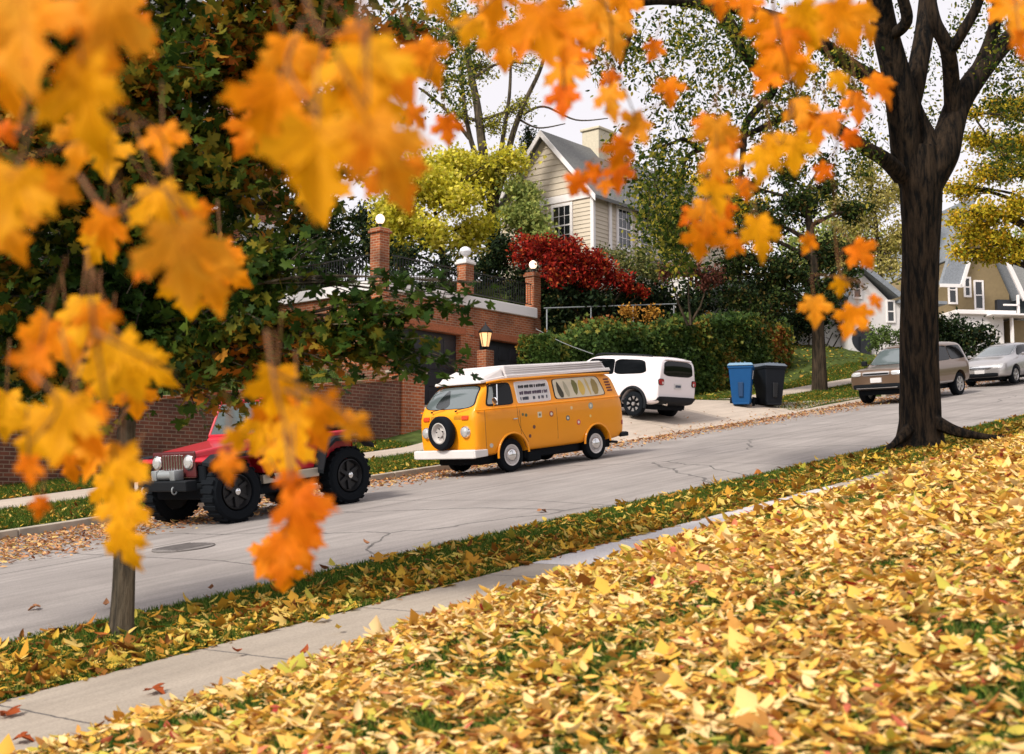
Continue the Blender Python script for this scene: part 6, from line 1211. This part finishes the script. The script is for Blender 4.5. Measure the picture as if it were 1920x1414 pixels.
fore('blurred orange maple branch filling the top left corner', [[(200, -60, 1.25), (215, 100, 1.25), (205, 250, 1.27), (225, 340, 1.3)], [(60, -80, 1.25), (70, 100, 1.3), (30, 260, 1.3)], [(205, 200, 1.27), (300, 250, 1.6), (320, 330, 1.6)]],
     [(45, 60, 250, 10, 'o'), (190, 50, 250, -10, 'o'), (20, 140, 180, -20, 'o'), (165, 190, 230, 5, 'y'), (150, 260, 130, -15, 'o'), (195, 290, 110, 10, 'y'), (305, 262, 100, 8, 'o', 1.9), (10, 245, 60, 30, 'r', 1.9), (15, 370, 190, -10, 'y'), (10, 420, 150, 20, 'o'), (70, 335, 90, 50, 'o', 1.5), (110, 350, 90, 60, 'o', 1.5), (235, 35, 130, 60, 'o')], 1)
fore('blurred orange leaves hanging in a cluster left of the middle', [[(560, -60, 1.25), (600, 60, 1.22), (680, 60, 1.22), (690, 200, 1.22)], [(560, 60, 1.25), (540, 130, 1.25), (600, 220, 1.22)]],
     [(545, 110, 150, 15, 'o'), (585, 130, 110, -12, 'o'), (510, 205, 180, -25, 'o'), (530, 240, 150, 5, 'o'), (470, 250, 110, -30, 'o'), (595, 300, 230, 0, 'y'), (570, 270, 160, -10, 'y'), (680, 130, 200, 5, 'y'), (670, 200, 200, -8, 'y'), (720, 290, 210, 30, 'o'), (740, 330, 140, 25, 'r'), (730, 130, 150, 40, 'o'), (665, 70, 90, -10, 'o', 1.4), (600, 350, 120, 3, 'y')], 2)
fore('blurred orange leaves in front of the dark crown, left of the red car', [[(150, 330, 1.4), (210, 400, 1.35), (300, 350, 1.35), (380, 440, 1.35)], [(215, 340, 1.4), (240, 420, 1.4)]],
     [(200, 430, 125, -12, 'o'), (185, 460, 90, -30, 'y'), (305, 385, 140, 20, 'y'), (340, 420, 130, 40, 'o'), (340, 480, 190, 12, 'o'), (390, 520, 150, 30, 'o'), (430, 510, 90, 60, 'o'), (355, 545, 110, 0, 'y'), (270, 500, 70, -50, 'r', 1.6), (415, 480, 100, 15, 'o')], 3)
fore('blurred yellow-orange leaves over the street trunk at the left', [[(170, 500, 1.3), (175, 600, 1.3), (200, 760, 1.35), (215, 860, 1.4)], [(175, 620, 1.3), (230, 650, 1.3), (330, 700, 1.4)], [(60, 700, 1.3), (110, 760, 1.3), (60, 830, 1.4)]],
     [(150, 590, 120, 5, 'y'), (80, 640, 135, -25, 'o'), (70, 680, 100, -15, 'r', 1.5), (130, 640, 110, 10, 'o'), (185, 640, 110, 0, 'y'), (235, 680, 150, 20, 'y'), (285, 690, 110, 45, 'y'), (255, 745, 90, 10, 'o'), (200, 700, 120, -5, 'y'), (10, 770, 110, 0, 'y'), (120, 790, 170, -10, 'y'), (75, 810, 130, -25, 'y'), (160, 790, 150, 20, 'o'), (55, 880, 75, -5, 'r', 1.7), (130, 865, 90, 0, 'o'), (225, 885, 150, 0, 'y'), (180, 860, 95, -20, 'o'), (225, 960, 130, -5, 'y'), (235, 1020, 120, 12, 'y'), (75, 950, 55, -8, 'r', 2.0), (205, 925, 100, 10, 'y'), (180, 600, 90, 10, 'o', 1.5)], 4)
fore('blurred leaf cluster hanging right in front of the red car', [[(500, 620, 1.5), (515, 720, 1.45), (540, 820, 1.45), (545, 900, 1.4)], [(515, 700, 1.45), (600, 740, 1.5), (660, 790, 1.5)]],
     [(518, 730, 125, 0, 'y'), (530, 770, 120, 5, 'o'), (490, 805, 95, -20, 'y'), (560, 800, 130, 15, 'y'), (590, 800, 100, 30, 'o'), (610, 770, 90, 65, 'o', 1.6), (665, 800, 80, 50, 'o', 1.7), (425, 872, 75, 0, 'r', 1.8), (445, 825, 62, 15, 'y', 1.8), (540, 850, 110, 0, 'y'), (510, 850, 80, -10, 'o'), (555, 950, 140, 15, 'r'), (570, 980, 110, 30, 'r'), (530, 1040, 120, -5, 'r'), (500, 1045, 90, -30, 'r'), (560, 1020, 110, 10, 'r'), (535, 1080, 80, 0, 'o'), (545, 900, 60, 5, 'r', 1.7)], 5)
fore('orange maple branch across the top middle of the view', [[(980, -60, 1.9), (900, 20, 1.9), (830, 80, 1.9), (790, 190, 2.1)], [(980, -60, 1.9), (1040, 60, 2.0), (1060, 170, 2.2)], [(1060, -60, 2.0), (1140, 20, 2.2), (1150, 120, 2.3), (1190, 230, 2.4), (1140, 310, 2.5)]],
     [(800, 110, 110, 30, 'o'), (770, 120, 80, 60, 'o'), (760, 150, 60, 0, 'y'), (778, 218, 62, 50, 'r', 2.6), (838, 240, 68, 8, 'r', 2.4), (880, 50, 70, -20, 'y', 1.9), (905, 60, 80, 10, 'y'), (945, 85, 100, 0, 'o'), (915, 30, 90, 5, 'o'), (1020, 50, 150, 10, 'o'), (985, 70, 110, -10, 'o'), (1060, 70, 120, 0, 'o'), (1060, 140, 100, 5, 'o'), (1055, 185, 75, 0, 'r', 2.4), (1080, 110, 80, 20, 'r'), (1110, 30, 110, -10, 'o'), (1145, 60, 100, 20, 'o'), (1090, 60, 90, 30, 'o'), (930, -10, 120, 0, 'o'), (820, 10, 70, 40, 'y', 2.2), (1145, 150, 50, 15, 'r', 2.7), (1145, 185, 85, 10, 'o', 2.4), (1225, 92, 50, -10, 'r', 3.0), (1253, 168, 68, 10, 'o', 2.8), (1190, 240, 75, -50, 'o', 2.4), (1165, 285, 75, -10, 'o', 2.4), (1080, 345, 60, -40, 'r', 2.6), (1110, 325, 50, -70, 'r', 2.7), (1160, 325, 65, -10, 'r', 2.6), (1135, 350, 40, 0, 'o', 2.7), (1170, 10, 90, 0, 'o')], 6)
fore('orange maple branch hanging left of the elm trunk', [[(1440, -60, 2.2), (1460, 60, 2.2), (1480, 150, 2.3), (1470, 260, 2.4), (1400, 330, 2.5), (1340, 400, 2.5)], [(1560, -60, 2.1), (1560, 60, 2.2), (1600, 170, 2.4), (1570, 260, 2.5), (1565, 420, 2.8), (1575, 520, 2.8)], [(1480, 150, 2.3), (1540, 220, 2.4)]],
     [(1440, 60, 100, -10, 'o'), (1480, 60, 110, 0, 'o'), (1465, 110, 100, 10, 'o'), (1440, 150, 80, -40, 'o'), (1510, 40, 110, 20, 'y'), (1580, 40, 130, 25, 'o'), (1620, 40, 90, 40, 'o'), (1530, 60, 90, -20, 'o'), (1400, 10, 70, 0, 'o', 2.4), (1350, 0, 70, 0, 'o', 2.4), (1500, 130, 70, 0, 'y', 2.5), (1500, 205, 80, 10, 'o'), (1530, 240, 80, 0, 'o'), (1560, 225, 60, 10, 'r', 2.6), (1575, 150, 60, 20, 'y', 2.6), (1610, 195, 80, 0, 'r'), (1650, 165, 85, 35, 'o'), (1595, 260, 50, 60, 'r', 2.8), (1543, 322, 48, -30, 'r', 2.9), (1490, 280, 90, 0, 'y', 2.4), (1345, 250, 90, 5, 'o', 2.4), (1320, 230, 60, -20, 'o', 2.6), (1370, 262, 70, 10, 'r', 2.5), (1430, 300, 90, -10, 'y', 2.4), (1395, 350, 60, 10, 'o', 2.6), (1345, 310, 90, 0, 'o', 2.4), (1340, 360, 90, 10, 'y', 2.4), (1325, 400, 90, 0, 'o', 2.5), (1360, 390, 55, 10, 'r', 2.7), (1295, 405, 50, -60, 'r', 2.7), (1312, 450, 85, -10, 'o', 2.5), (1345, 430, 70, 20, 'o', 2.6), (1425, 440, 105, 8, 'y', 2.4), (1375, 460, 50, -30, 'o', 2.7), (1515, 455, 48, -20, 'o', 2.9), (1615, 475, 70, 40, 'r', 2.8), (1578, 535, 48, 5, 'y', 3.0), (1528, 578, 72, 0, 'o', 2.8), (1595, 600, 80, -20, 'o', 2.7), (1615, 590, 55, 10, 'o', 2.8), (1642, 566, 42, 30, 'r', 2.9), (1450, 270, 60, 10, 'y', 2.6)], 7)
fore('few orange leaves poking in at the top right corner', [[(1990, -60, 1.8), (1930, -10, 1.8), (1900, 20, 1.8)]], [(1905, 30, 110, 0, 'o'), (1880, 10, 80, -40, 'o'), (1915, 80, 70, 10, 'r', 2.2)], 8)
